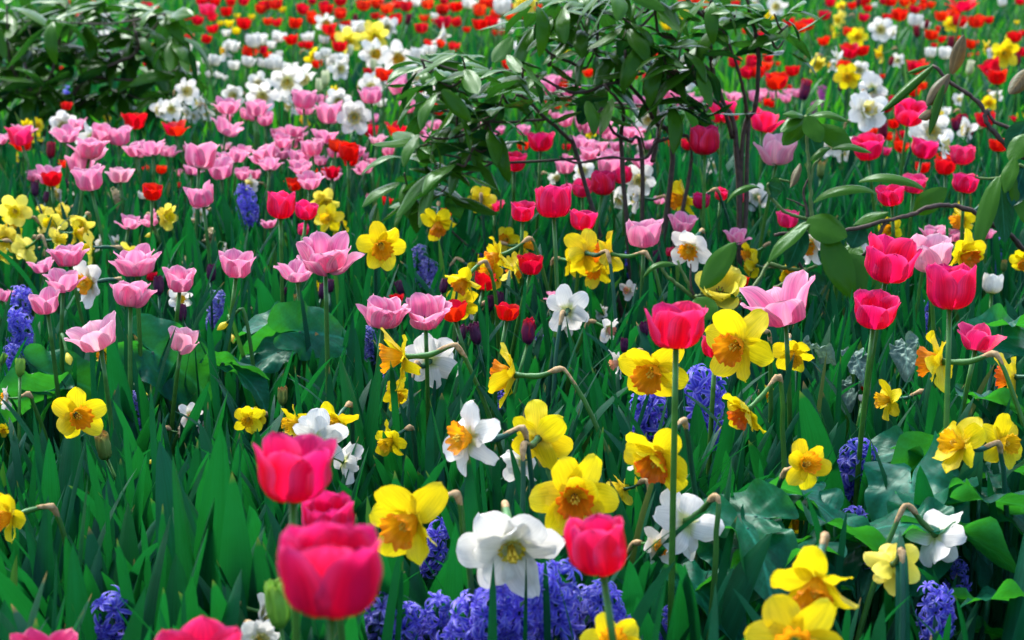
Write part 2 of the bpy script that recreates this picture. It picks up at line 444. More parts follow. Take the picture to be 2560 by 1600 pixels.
def blades(base, az, L, Wd, e0, e1, fold, twist, kind, nseg=9, across=3, power=1.6):
    base = np.asarray(base, float).reshape(-1, 3)
    n = len(base)
    f = lambda a: np.broadcast_to(np.asarray(a, float), (n,))
    az, L, Wd, e0, e1, fold, twist = map(f, (az, L, Wd, e0, e1, fold, twist))
    t = np.linspace(0, 1, nseg + 1)
    t = 1 - (1 - t) ** 1.15
    tm = (t[1:] + t[:-1]) / 2
    el = e0[:, None] + (e1 - e0)[:, None] * tm[None, :] ** power
    h = np.stack([np.cos(az), np.sin(az), 0 * az], -1)
    up = np.array([0, 0, 1.0])
    step = (L[:, None] * np.diff(t)[None, :])[..., None] * (np.cos(el)[..., None] * h[:, None, :] + np.sin(el)[..., None] * up)
    P = np.concatenate([np.zeros((n, 1, 3)), np.cumsum(step, 1)], 1) + base[:, None, :]
    T = np.gradient(P, axis=1); T /= np.linalg.norm(T, axis=-1, keepdims=True) + 1e-12
    s0 = np.stack([-np.sin(az), np.cos(az), 0 * az], -1)[:, None, :] + 0 * T
    nn = np.cross(T, s0)
    tw = twist[:, None] * t[None, :]
    S = s0 * np.cos(tw)[..., None] + nn * np.sin(tw)[..., None]
    Nn = np.cross(T, S)
    w = Wd[:, None] * 0.5 * leaf_profile(t, kind)[None, :]
    u = np.linspace(-1, 1, across)
    off = (np.abs(u) ** 1.3)[None, None, :] * (fold[:, None] * (1 - 0.55 * t)[None, :] * w)[..., None]
    V = P[:, :, None, :] + S[:, :, None, :] * (w[..., None] * u)[..., None] - Nn[:, :, None, :] * off[..., None]
    F1 = grid_faces(nseg + 1, across)
    per = (nseg + 1) * across
    F = (F1[None] + (np.arange(n) * per)[:, None, None]).reshape(-1, 4)
    UVv, UVu = np.meshgrid(t, np.linspace(0, 1, across), indexing='ij')
    UV = np.broadcast_to(np.stack([UVu, UVv], -1).reshape(1, per, 2), (n, per, 2)).reshape(-1, 2)
    return V.reshape(-1, 3), F, UV, per, P

LEAFM = {}
def leaf_mesh(kind, k):
    key = (kind, k)
    if key not in LEAFM:
        r = np.random.default_rng(100 + k + (50 if kind == 'd' else 0))
        if kind == 't':
            V, F, UV, per, P = blades([0, 0, 0], 0, 0.34, 0.052 * r.uniform(0.7, 1.2), R(r.uniform(80, 90)), R(r.uniform(48, 86)), r.uniform(0.3, 0.8), r.uniform(-0.9, 0.9), 't', 14, 5)
        else:
            V, F, UV, per, P = blades([0, 0, 0], 0, 0.38, 0.014 * r.uniform(0.8, 1.2), R(r.uniform(80, 89)), R(r.uniform(20, 80)), r.uniform(0.1, 0.4), r.uniform(-1.2, 1.2), 'd', 14, 3, 2.4)
        LEAFM[key] = mesh_from('leaf', V, F, UV, [M['tulipleaf'] if kind == 't' else M['daffleaf']])
    return LEAFM[key]

def add_leaves(root, kind, n, r, height=0.34):
    a0 = r.uniform(0, 6.28)
    for i in range(n):
        k = int(r.integers(0, 8))
        s = height / 0.34 * r.uniform(0.75, 1.1)
        mat = Matrix.Translation((r.normal(0, 0.008), r.normal(0, 0.008), 0)) @ Matrix.Rotation(a0 + i * 2.4 + r.normal(0, 0.4), 4, 'Z') @ Matrix.Scale(s, 4)
        link('leaf', leaf_mesh(kind, k), root, mat)

# ------------------------------------------------------------------ tulips
SHAPES = {   # length, width, base / side / tip angle, share of the length that curves, outer tilt and its spread, petals
    'cup':   dict(L=0.072, W=0.064, a=(0, 86, 77), k=0.66, tilt=(1, 4), n=6),
    'egg':   dict(L=0.072, W=0.060, a=(0, 91, 97), k=0.62, tilt=(0, 3), n=6),
    'bowl':  dict(L=0.084, W=0.066, a=(2, 81, 62), k=0.52, tilt=(5, 8), n=6),
    'open':  dict(L=0.084, W=0.064, a=(4, 74, 48), k=0.52, tilt=(9, 11), n=6),
    'double': dict(L=0.084, W=0.062, a=(4, 78, 54), k=0.52, tilt=(10, 12), n=10),
    'goblet': dict(L=0.080, W=0.062, a=(0, 86, 72), k=0.60, tilt=(2, 5), n=6),
    'rosette': dict(L=0.076, W=0.062, a=(0, 90, 86), k=0.64, tilt=(1, 3), n=9),
    'bud':   dict(L=0.060, W=0.026, a=(38, 91, 103), k=0.5, tilt=(0, 1), n=6),
    'splay': dict(L=0.080, W=0.050, a=(8, 44, 25), k=0.5, tilt=(4, 14), n=6),
}
def tulip_petal_grid(sh, r, nv=12, nu=9):
    L_, W_ = sh['L'], sh['W'] * r.uniform(0.93, 1.07)
    a0, a1, a2 = [R(x) for x in sh['a']]
    t = np.linspace(0, 1, nv)
    v = 1 - (1 - t) ** 1.35
    vf = np.linspace(0, 1, 200)
    th = a0 + (a1 - a0) * smooth(vf / sh['k']) + (a2 - a1) * smooth((vf - sh['k']) / (1 - sh['k']))
    rr = np.interp(v, vf, np.cumsum(np.cos(th)) * L_ / 200) + 0.002
    zz = np.interp(v, vf, np.cumsum(np.sin(th)) * L_ / 200)
    tv = np.interp(v, vf, th)
    ex = r.uniform(0.40, 0.60) if sh['tilt'][0] <= 2 else r.uniform(0.45, 0.72)
    prof = (v * 0.97 + 0.03) ** 0.62 * (1 - v) ** ex
    prof = prof / prof.max()
    prof[-1] = 0.02
    rho = max(rr.max() * 1.02, 0.007)
    hw = W_ / 2 * prof
    u = np.linspace(-1, 1, nu)
    ang = u[None, :] * hw[:, None] / rho
    inw = rho * (1 - np.cos(ang))
    wav = r.uniform(-1, 1, 3)
    ripple = 0.0026 * (u[None, :] ** 2) * (wav[0] * np.sin(v * 7 + wav[1] * 3) + 0.6 * np.sin(v * 15 + wav[2] * 5))[:, None]
    rib = 0.0012 * np.exp(-(u[None, :] / 0.13) ** 2) * smooth(v / 0.3)[:, None] * (1 - v)[:, None]
    off = inw + ripple + rib
    X = rr[:, None] - off * np.sin(tv)[:, None]
    Z = zz[:, None] + off * np.cos(tv)[:, None]
    Yy = rho * np.sin(ang)
    # ragged, slightly notched upper rim
    Z = Z + ((0.0026 * np.sin(u * 5 + wav[1] * 4) + 0.0012 * np.sin(u * 13 + wav[2] * 6)) * (1 - u ** 2))[None, :] * smooth((v - 0.7) / 0.3)[:, None]
    return np.stack([X, Yy, Z], -1), rr.max(), zz.max()

PETAL = {}
def petal_mesh(shape, k, matkey):
    key = (shape, k, matkey)
    if key not in PETAL:
        g, rm, zm = tulip_petal_grid(SHAPES[shape], np.random.default_rng(1000 + k * 17 + len(shape)))
        PETAL[key] = MB().grid(g).build('petal', M[matkey])
    return PETAL[key]

for s_, sh in SHAPES.items():
    g, rm, zm = tulip_petal_grid(sh, np.random.default_rng(5))
    a = R(sh['tilt'][0])
    sh['width'] = 2 * (rm * math.cos(a) + zm * math.sin(a)) * (0.97 if s_ in ('cup', 'egg', 'bud') else 0.86)
    sh['height'] = zm * math.cos(a)

def petal_poses(sh, r):
    n = sh['n']
    out = []
    a0 = r.uniform(0, 6.28)
    for i in range(n):
        outer = (i % 2 == 0)
        ang = a0 + i * 2 * math.pi / n + r.normal(0, 0.07)
        tl = R(sh['tilt'][0] * (1.35 if outer else 0.5) + r.normal(0, sh['tilt'][1]) * (1.0 if outer else 0.6))
        sc = r.uniform(0.95, 1.05) * (1.0 if outer else 0.97)
        out.append(Matrix.Translation((0, 0, 0.0 if outer else 0.0015)) @ Matrix.Rotation(ang, 4, 'Z') @ Matrix.Rotation(tl, 4, 'Y') @ Matrix.Scale(sc, 4))
    return out

HEADM = {}
def head_mesh(shape, k, matkey):
    key = (shape, k, matkey)
    if key not in HEADM:
        r = np.random.default_rng(3000 + k * 31 + len(shape))
        b = MB()
        for mtx in petal_poses(SHAPES[shape], r):
            g, _, _ = tulip_petal_grid(SHAPES[shape], r, 8, 5)
            q = g.reshape(-1, 3) @ np.array(mtx.to_3x3()).T + np.array(mtx.translation)
            b.grid(q.reshape(g.shape))
        HEADM[key] = b.build('flower_head', M[matkey])
    return HEADM[key]

STEMM = {}
def stem_mesh(bend, mat, rad=0.0038):
    key = (bend, mat, rad)
    if key not in STEMM:
        z = np.linspace(0, 1, 9)
        x = bend * 0.01 * z ** 2
        b = MB().tube(np.stack([x, 0 * z, z], -1), np.linspace(1.15, 0.95, 9) * rad, sides=8)
        STEMM[key] = b.build('stem', M[mat])
    return STEMM[key]

# kind: (category phrase, shape choices, material, height, nominal width factor)
TULIPS = {
    'hp':  ('hot pink cup-shaped tulip', ['cup', 'cup', 'egg'], 'hotpink', 0.49),
    'dp':  ('rose pink cup-shaped tulip', ['cup', 'bowl'], 'deeppink', 0.46),
    'pk':  ('soft pink bowl-shaped tulip', ['bowl', 'open', 'open'], 'pink', 0.45),
    'pl':  ('pale pink open tulip', ['open', 'bowl'], 'palepink', 0.46),
    'pw':  ('soft pink many-petalled open tulip', ['double'], 'pink', 0.48),
    'pc':  ('soft pink half-closed tulip', ['cup', 'bowl'], 'pink', 0.46),
    'rd':  ('red cup-shaped tulip', ['cup', 'bowl', 'cup'], 'red', 0.45),
    'ro':  ('red wide-open tulip', ['open', 'bowl'], 'red', 0.45),
    'rs':  ('red splayed tulip', ['splay'], 'red', 0.47),
    'rl':  ('orange-red tulip', ['cup', 'bowl'], 'orangered', 0.47),
    'rb':  ('dark red tulip bud', ['bud'], 'darkred', 0.42),
    'rp':  ('purple and red closed tulip', ['egg', 'bud'], 'purplered', 0.43),
    'pb':  ('dark purple tulip bud', ['bud'], 'purple', 0.40),
    'wt':  ('white cup-shaped tulip', ['cup', 'bowl', 'egg'], 'white', 0.44),
    'wb':  ('cream green tulip bud', ['bud'], 'cream', 0.42),
    'yt':  ('yellow tulip', ['cup', 'bowl'], 'yellow', 0.44),
    'yp':  ('pale yellow open tulip with red stamens', ['double'], 'paleyellow', 0.40),
    'gb':  ('green tulip bud with reddish tip', ['bud'], 'greenbud', 0.38),
    'lb':  ('lime green tulip bud', ['bud'], 'limebud', 0.40),
}
GROUPS = {'hp': 'hot pink tulips', 'dp': 'rose pink tulips', 'pk': 'soft pink tulips', 'pl': 'soft pink tulips', 'pw': 'soft pink tulips', 'pc': 'soft pink tulips',
          'rd': 'red tulips', 'ro': 'red tulips', 'rs': 'red tulips', 'rl': 'orange-red tulips', 'rb': 'dark red tulip buds', 'rp': 'purple and red tulips', 'pb': 'purple tulip buds',
          'wt': 'white tulips', 'wb': 'cream tulip buds', 'yt': 'yellow tulips', 'yp': 'yellow tulips', 'gb': 'green tulip buds', 'lb': 'green tulip buds'}
TNAME = {'hp': 'hot_pink_tulip', 'dp': 'rose_pink_tulip', 'pk': 'pink_tulip', 'pl': 'pink_tulip', 'pw': 'pink_tulip', 'pc': 'pink_tulip', 'rd': 'red_tulip', 'ro': 'red_tulip', 'rs': 'red_tulip',
         'rl': 'orange_red_tulip', 'rb': 'red_tulip_bud', 'rp': 'purple_tulip', 'pb': 'purple_tulip_bud', 'wt': 'white_tulip', 'wb': 'cream_tulip_bud', 'yt': 'yellow_tulip', 'yp': 'yellow_tulip', 'gb': 'green_tulip_bud', 'lb': 'green_tulip_bud'}
HEADS = []          # (px, py, radius, depth) of flower heads in view, so leaves are not planted right over them

def tulip(kind, px, py, w, opt):
    look, shapes, mat, h = TULIPS[kind]
    r = np.random.default_rng(int(px * 13 + py * 7919) & 0x7fffffff)
    shape = shapes[int(r.integers(0, len(shapes)))]
    if 's' in opt: shape = opt['s']
    sh = SHAPES[shape]
    h = opt.get('h', h) + r.normal(0, 0.02)
    d, s = solve(py, w, sh['width'], h)
    c = at(px, py, d)
    tilt = opt.get('tilt', abs(r.normal(0, 10)))
    taz = opt.get('taz', r.uniform(0, 360))
    tm = Matrix.Rotation(R(taz), 4, 'Z') @ Matrix.Rotation(R(tilt), 4, 'Y')
    axis = tm.to_3x3() @ Vector((0, 0, 1))
    poses = petal_poses(sh, r)
    pk_ = [int(r.integers(0, 9)) for _ in poses]
    if w > 40:      # fit the head's real spread to the width it should have
        xs = []
        for mtx, k in zip(poses, pk_):
            me = petal_mesh(shape, k, mat)
            co = np.empty(len(me.vertices) * 3, np.float32); me.vertices.foreach_get('co', co)
            mm = np.array((tm @ mtx).to_4x4())
            xs.append(co.reshape(-1, 3) @ mm[0, :3] + mm[0, 3])
        xs = np.concatenate(xs)
        s = w / FPX * d / float(xs.max() - xs.min()) * 1.02
    hb = c - axis * (sh['height'] * s * 0.5)
    bend = int(r.integers(0, 4)) * 2
    ln = max(hb.z, 0.05)
    sa = R(taz)
    base = Vector((hb.x - math.cos(sa) * bend * 0.01, hb.y - math.sin(sa) * bend * 0.01, 0))
    isbud = shape == 'bud'
    root = empty(TNAME[kind], base)
    hm = Matrix.Translation(hb - base) @ tm @ Matrix.Scale(s, 4)
    if w > 48 and not isbud or (isbud and w > 26):
        for mtx, k in zip(poses, pk_):
            link('petal', petal_mesh(shape, k, mat), root, hm @ mtx)
        if mat in ('pink', 'palepink', 'white', 'paleyellow') and shape != 'bud' and w > 80:
            link('pistil', PISTIL, root, hm)
    else:
        link('flower_head', head_mesh(shape, int(r.integers(0, 4)), mat), root, hm @ Matrix.Rotation(r.uniform(0, 6.28), 4, 'Z'))
    rs_ = {'pb': 'darkstem', 'rb': 'darkstem'}.get(kind, 'stem')
    rad = 0.0026 if isbud else 0.0038
    link('stem', stem_mesh(bend, rs_, rad), root, Matrix.Rotation(sa, 4, 'Z') @ Matrix.Diagonal((1, 1, ln + 0.003, 1)))
    if d < 5.5 and w > 40:
        add_leaves(root, 't', 2 if d > 3 else 3, r, min(0.36, ln * 0.8)) if d > 2.4 else add_leaves(root, 't', 4, r, ln * 0.62)
    HEADS.append((px, py, w * 0.5, w * 0.5 * sh['height'] / sh['width'] * 1.1, d))
    nm = look
    register(root, nm, 'tulip bud' if isbud else 'tulip', GROUPS[kind], px, py, w, d)
    return root

def make_pistil():
    b = MB()
    z = np.linspace(0, 0.018, 6)
    b.tube(np.stack([0 * z, 0 * z, z], -1), [0.002, 0.003, 0.0032, 0.003, 0.0032, 0.004], 0, 7)
    for k in range(6):
        a = k * math.pi / 3 + 0.3
        b.tube([[0.004 * math.cos(a), 0.004 * math.sin(a), 0], [0.007 * math.cos(a), 0.007 * math.sin(a), 0.010], [0.008 * math.cos(a), 0.008 * math.sin(a), 0.020]], [0.0008, 0.0010, 0.0015], 1, 5)
    return b.build('pistil', [M['limebud'], M['purple']])
PISTIL = make_pistil()

# ------------------------------------------------------------------ daffodils
DAFF = {  # look, petal material, trumpet material, trumpet length, rim radius, frill, height
    'yo': ('yellow daffodil with orange trumpet', 'yellow', 'orange', 0.030, 0.0190, 0.0024, 0.40),
    'yd': ('yellow daffodil with deep orange trumpet', 'yellow', 'deeporange', 0.028, 0.0190, 0.0024, 0.40),
    'yy': ('all-yellow daffodil', 'yellow', 'goldtrumpet', 0.030, 0.0165, 0.0020, 0.38),
    'py': ('pale yellow daffodil', 'paleyellow', 'yellow', 0.028, 0.0155, 0.0018, 0.38),
    'wo': ('white daffodil with orange cup', 'white', 'orange', 0.020, 0.0185, 0.0028, 0.40),
    'wd': ('white daffodil', 'white', 'palecup', 0.020, 0.0160, 0.0024, 0.40),
    'wy': ('white daffodil with yellow cup', 'white', 'goldtrumpet', 0.020, 0.0160, 0.0020, 0.40),
    'wp': ('white daffodil with peach trumpet', 'white', 'peach', 0.024, 0.0150, 0.0022, 0.38),
    'wg': ('large white daffodil with small yellow-rimmed cup', 'white', 'greencup', 0.009, 0.0110, 0.0012, 0.34),
    'wi': ('withered brown daffodil', 'withered', 'withered', 0.018, 0.0080, 0.0030, 0.34),
}
def tepal_grid(r, L_=0.042, W_=0.034, nv=12, nu=9, wither=0.0):
    v = np.linspace(0, 1, nv)
    v = 1 - (1 - v) ** 1.25
    prof = (v + 0.10) ** 0.55 * (1 - v) ** r.uniform(0.40, 0.52)
    prof /= prof.max(); prof[-1] = 0.03
    u = np.linspace(-1, 1, nu)
    hw = W_ / 2 * prof
    cup = r.uniform(-0.15, 0.5)
    b0, b1 = r.uniform(-0.15, 0.45), r.uniform(-0.9, 0.9)
    X = 0.004 + v * L_
    Zc = b0 * L_ * v - b1 * L_ * (v ** 2) * 0.35
    tw = r.uniform(-0.9, 0.9) * v ** 1.3
    ph = r.uniform(0, 6)
    off = (u[None, :] ** 2) * hw[:, None] * cup + (0.0024 * np.sin(v[:, None] * 8 + ph) + 0.0012 * np.sin(v[:, None] * 17 + ph * 2)) * (u * np.abs(u))[None, :]
    off = off - 0.0020 * np.exp(-(u[None, :] / 0.15) ** 2) * (1 - v)[:, None]
    if wither:
        off = off + wither * 0.012 * np.sin(v[:, None] * 11 + ph + u[None, :] * 3)
    Yy = u[None, :] * hw[:, None] * np.cos(tw)[:, None] - off * np.sin(tw)[:, None]
    Z = Zc[:, None] + off * np.cos(tw)[:, None] + u[None, :] * hw[:, None] * np.sin(tw)[:, None]
    return np.stack([X[:, None] + 0 * Z, Yy, Z], -1)

TEP = {}
def tepal_mesh(k, mat):
    if (k, mat) not in TEP:
        TEP[k, mat] = MB().grid(tepal_grid(np.random.default_rng(400 + k), wither=1.0 if mat == 'withered' else 0)).build('petal', M[mat])
    return TEP[k, mat]
TRUMP = {}
def trumpet_mesh(kind, k):
    if (kind, k) not in TRUMP:
        _, _, mt, ln, rim, fr, _ = DAFF[kind]
        r = np.random.default_rng(700 + k)
        nv, nu = 11, 60
        v = np.linspace(0, 1, nv)
        rad = 0.0062 + (rim * 0.72 - 0.0062) * smooth(v / 0.55) + (rim - rim * 0.72) * smooth((v - 0.55) / 0.45) ** 1.3
        z = ln * v
        a = np.linspace(0, 2 * np.pi, nu, endpoint=False)
        p = r.uniform(0, 6, 4)
        wv = np.sin(a * 12 + p[0] + 0.8 * np.sin(a * 3 + p[3])) + 0.55 * np.sin(a * 7 + p[1]) + 0.5 * np.sin(a * 19 + p[2])
        frill = fr * wv[None, :] * (smooth((v - 0.45) / 0.55) ** 1.5)[:, None] + 0.0004 * np.sin(a * 18)[None, :] * smooth(v * 2)[:, None]
        rr = rad[:, None] + frill * 0.8
        Z = z[:, None] + fr * 0.8 * np.sin(a * 9 + p[1] * 2 + np.cos(a * 4))[None, :] * (smooth((v - 0.6) / 0.4))[:, None]
        P = np.stack([rr * np.cos(a), rr * np.sin(a), Z], -1)
        b = MB().grid(P, 0, wrap=True)
        TRUMP[kind, k] = b.build('trumpet', M[mt])
    return TRUMP[kind, k]

def make_stamen():
    b = MB()
    for k in range(6):
        a = k * math.pi / 3
        b.tube([[0.002 * math.cos(a), 0.002 * math.sin(a), 0.0], [0.0035 * math.cos(a), 0.0035 * math.sin(a), 0.012], [0.004 * math.cos(a), 0.004 * math.sin(a), 0.018]], [0.0006, 0.0009, 0.0013], 0, 5)
    b.tube([[0, 0, 0], [0, 0, 0.015], [0, 0, 0.022]], [0.0008, 0.0008, 0.0016], 0, 6)
    return b.build('stamen', M['stamen'])
STAMEN = make_stamen()

def daffodil(kind, px, py, w, opt):
    look, pm, tmk, tl, rim, fr, h = DAFF[kind]
    r = np.random.default_rng(int(px * 17 + py * 6007) & 0x7fffffff)
    h = opt.get('h', h) + r.normal(0, 0.015)
    d, s = solve(py, w, 0.069, h, 0.05, 0.13)
    c = at(px, py, d)
    yaw = opt.get('yaw', r.normal(0, 55))
    pit = opt.get('pit', r.uniform(-28, 10))
    fy, fp = R(yaw), R(pit)
    face = Vector((math.sin(fy) * math.cos(fp), -math.cos(fy) * math.cos(fp), math.sin(fp)))
    q = face.to_track_quat('Z', 'Y').to_matrix().to_4x4() @ Matrix.Rotation(r.uniform(0, 6.28), 4, 'Z')
    # the neck leaves the back of the flower, arches over and joins the stalk
    hz = Vector((face.x, face.y, 0))
    hz = hz.normalized() if hz.length > 0.05 else Vector((0, -1, 0))
    back = c - face * 0.030 * s
    lean = opt.get('lean', r.uniform(0.02, 0.09))
    crook = back - face * 0.030 * s - hz * 0.012 * s + Vector((0, 0, opt.get('arch', -0.006 if abs((yaw + 180) % 360 - 180) < 60 else 0.012) * s))
    base = Vector((crook.x - hz.x * lean + r.normal(0, 0.015), crook.y - hz.y * lean + r.normal(0, 0.015), 0))
    if base.y < 0.9: base.y = 0.9
    root = empty('daffodil', base)
    hm = Matrix.Translation(c - base) @ q @ Matrix.Scale(s, 4)
    for i in range(6):
        tl_ = r.normal(0, 0.14)
        mtx = Matrix.Translation((0, 0, 0.0008 * (i % 2))) @ Matrix.Rotation(i * math.pi / 3 + r.normal(0, 0.06), 4, 'Z') @ Matrix.Rotation(tl_ + (-0.5 if kind == 'wi' else 0), 4, 'Y')
        link('petal', tepal_mesh(int(r.integers(0, 14)), pm), root, hm @ mtx)
    if kind == 'wg' or (kind in ('wd', 'py', 'yd') and w > 30 and r.random() < 0.5):
        for i in range(5):       # fuller blooms carry an inner ring of petals
            mtx = Matrix.Translation((0, 0, 0.002)) @ Matrix.Rotation(i * 1.2566 + 0.4 + r.normal(0, 0.1), 4, 'Z') @ Matrix.Rotation(-0.35 + r.normal(0, 0.15), 4, 'Y') @ Matrix.Scale(0.8, 4)
            link('petal', tepal_mesh(int(r.integers(0, 14)), pm), root, hm @ mtx)
    link('trumpet', trumpet_mesh(kind, int(r.integers(0, 4))), root, hm)
    if w > 30:
        link('stamen', STAMEN, root, hm)
    # stalk, ovary and neck in one curved mesh
    cr = crook - base; bk = back - base; hd = c - base
    neck = bez(bk, bk - face * 0.014 * s, cr + hz * 0.008 * s + Vector((0, 0, 0.003 * s)), cr, 7)
    stk = bez(cr, cr - hz * 0.016 - Vector((0, 0, 0.010)), Vector((cr.x * 0.35, cr.y * 0.35, cr.z * 0.55)), (0, 0, 0), 12)
    stk = stk + np.concatenate([np.zeros((2, 3)), np.cumsum(r.normal(0, 0.0016, (10, 3)) * np.array([1, 1, 0.3]), 0) * np.linspace(0, 1, 10)[::-1, None]])
    tubep = np.array([hd - face * 0.001, hd - face * 0.009 * s, hd - face * 0.018 * s, hd - face * 0.024 * s])
    pts = np.concatenate([tubep, neck[:-1], stk])
    rad = np.concatenate([np.array([0.0055, 0.0040, 0.0036, 0.0046]) * s, np.linspace(0.0046, 0.0026, 6) * s, np.linspace(0.0030, 0.0046, 12)])
    link('stem', MB().tube(pts, rad, 0, 7).build('stem', M['stem'] if w < 40 or r.random() < 0.5 else M['darkstem']), root)
    if w > 30:
        sp = np.concatenate([neck[2:-1], stk[:4]])
        n = len(sp)
        k = np.linspace(0, 1, n)
        wob = 1 + 0.25 * np.sin(k * 9 + r.uniform(0, 6))
        link('spathe', MB().tube(sp + np.array([0, 0, 0.0012]), (0.0010 + 0.0034 * np.sin(np.pi * np.clip(k * 0.85 + 0.12, 0, 1))) * wob, 0, 7).build('spathe', M['spathe']), root)
    if d < 5 and w > 55:
        add_leaves(root, 'd', 3, r, 0.34)
    HEADS.append((px, py, w * 0.46, w * 0.46, d))
    y_ = (yaw + 180) % 360 - 180
    side = 'facing the viewer' if abs(y_) < 38 else 'seen from behind' if abs(y_) > 125 else 'facing right' if y_ > 0 else 'facing left'
    register(root, look + (' ' + side if w > 45 else ''), 'daffodil', {'yo': 'yellow and orange daffodils', 'yd': 'yellow and orange daffodils', 'yy': 'all-yellow daffodils', 'py': 'pale yellow daffodils'}.get(kind, 'withered daffodils' if kind == 'wi' else 'white daffodils'), px, py, w, d, short=look)
    return root

def make_dbud():
    r = np.random.default_rng(77)
    z = np.linspace(0, 0.036, 9)
    rad = np.array([0.0035, 0.005, 0.0066, 0.0078, 0.008, 0.0072, 0.0056, 0.0036, 0.0014])
    a = np.linspace(0, 2 * np.pi, 12, endpoint=False)
    rr = rad[:, None] * (1 + 0.10 * np.cos(a * 3 + z[:, None] * 40))
    P = np.stack([rr * np.cos(a), rr * np.sin(a), z[:, None] + 0 * rr], -1)
    return MB().grid(P, 0, wrap=True).build('bud', M['paleyellow'])
DBUD = make_dbud()
def daffodil_bud(px, py, w, opt):
    r = np.random.default_rng(int(px * 23 + py * 5003) & 0x7fffffff)
    d, s = solve(py, w, 0.030, 0.33 + r.normal(0, 0.02))
    c = at(px, py, d)
    yaw = opt.get('yaw', r.uniform(-120, 120)); fp = R(opt.get('pit', r.uniform(-40, 30)))
    face = Vector((math.sin(R(yaw)) * math.cos(fp), -math.cos(R(yaw)) * math.cos(fp), math.sin(fp)))
    hz = Vector((face.x, face.y, 0)).normalized()
    st = c - face * 0.018 * s
    cr = st - face * 0.030 - hz * 0.01 + Vector((0, 0, 0.012))
    base = Vector((cr.x - hz.x * 0.04, cr.y - hz.y * 0.04, 0))
    root = empty('daffodil_bud', base)
    link('bud', DBUD, root, Matrix.Translation(st - base) @ face.to_track_quat('Z', 'Y').to_matrix().to_4x4() @ Matrix.Scale(s, 4))
    a, b = st - base, cr - base
    pts = np.concatenate([bez(a, a - face * 0.014, b + hz * 0.01, b, 6)[:-1], bez(b, b - hz * 0.014 - Vector((0, 0, 0.01)), (b.x * 0.3, b.y * 0.3, b.z * 0.5), (0, 0, 0), 10)])
    link('stem', MB().tube(pts, np.linspace(0.0026, 0.0042, len(pts)), 0, 7).build('stem', M['stem']), root)
    HEADS.append((px, py, w * 0.6, w * 0.6, d))
    register(root, 'plump yellow daffodil bud', 'daffodil bud', 'daffodil buds', px, py, w, d)

# ------------------------------------------------------------------ hyacinths
def make_floret(mat, seed, wither=False):
    r = np.random.default_rng(seed)
    b = MB()
    b.tube([[0, 0, 0], [0, 0, 0.005], [0, 0, 0.010], [0, 0, 0.013]], [0.0022, 0.0030, 0.0028, 0.0036], 0, 7, cap=False)
    nv, nu = 6, 3
    for k in range(6):
        a = k * math.pi / 3 + r.normal(0, 0.1)
        v = np.linspace(0, 1, nv)
        th = R(62) - R(r.uniform(80, 185)) * v ** 0.9
        ln = 0.0170 * r.uniform(0.9, 1.15)
        X = 0.0030 + np.concatenate([[0], np.cumsum(np.cos(th[1:]) * ln / (nv - 1))])
        Z = 0.0125 + np.concatenate([[0], np.cumsum(np.sin(th[1:]) * ln / (nv - 1))])
        hw = 0.0027 * np.array([0.72, 0.85, 1.0, 0.95, 0.75, 0.25])
        u = np.linspace(-1, 1, nu)
        P = np.stack([X[:, None] + 0 * u, hw[:, None] * u[None, :], Z[:, None] + 0.0012 * (u ** 2)[None, :]], -1)
        ca, sa = math.cos(a), math.sin(a)
        b.grid(np.stack([P[..., 0] * ca - P[..., 1] * sa, P[..., 0] * sa + P[..., 1] * ca, P[..., 2]], -1))
    return b.build('floret', M[mat])
FLOR = {m: [make_floret(m, 10 + i) for i in range(3)] for m in ('blue', 'lilac', 'magenta', 'withered')}
HYA = {'hy': ('deep blue hyacinth', 'blue', 'blue hyacinths'), 'hl': ('lilac-blue hyacinth', 'lilac', 'blue hyacinths'),
       'hm': ('magenta hyacinth', 'magenta', 'magenta hyacinths'), 'hw': ('withered cream hyacinth', 'withered', 'withered hyacinths')}
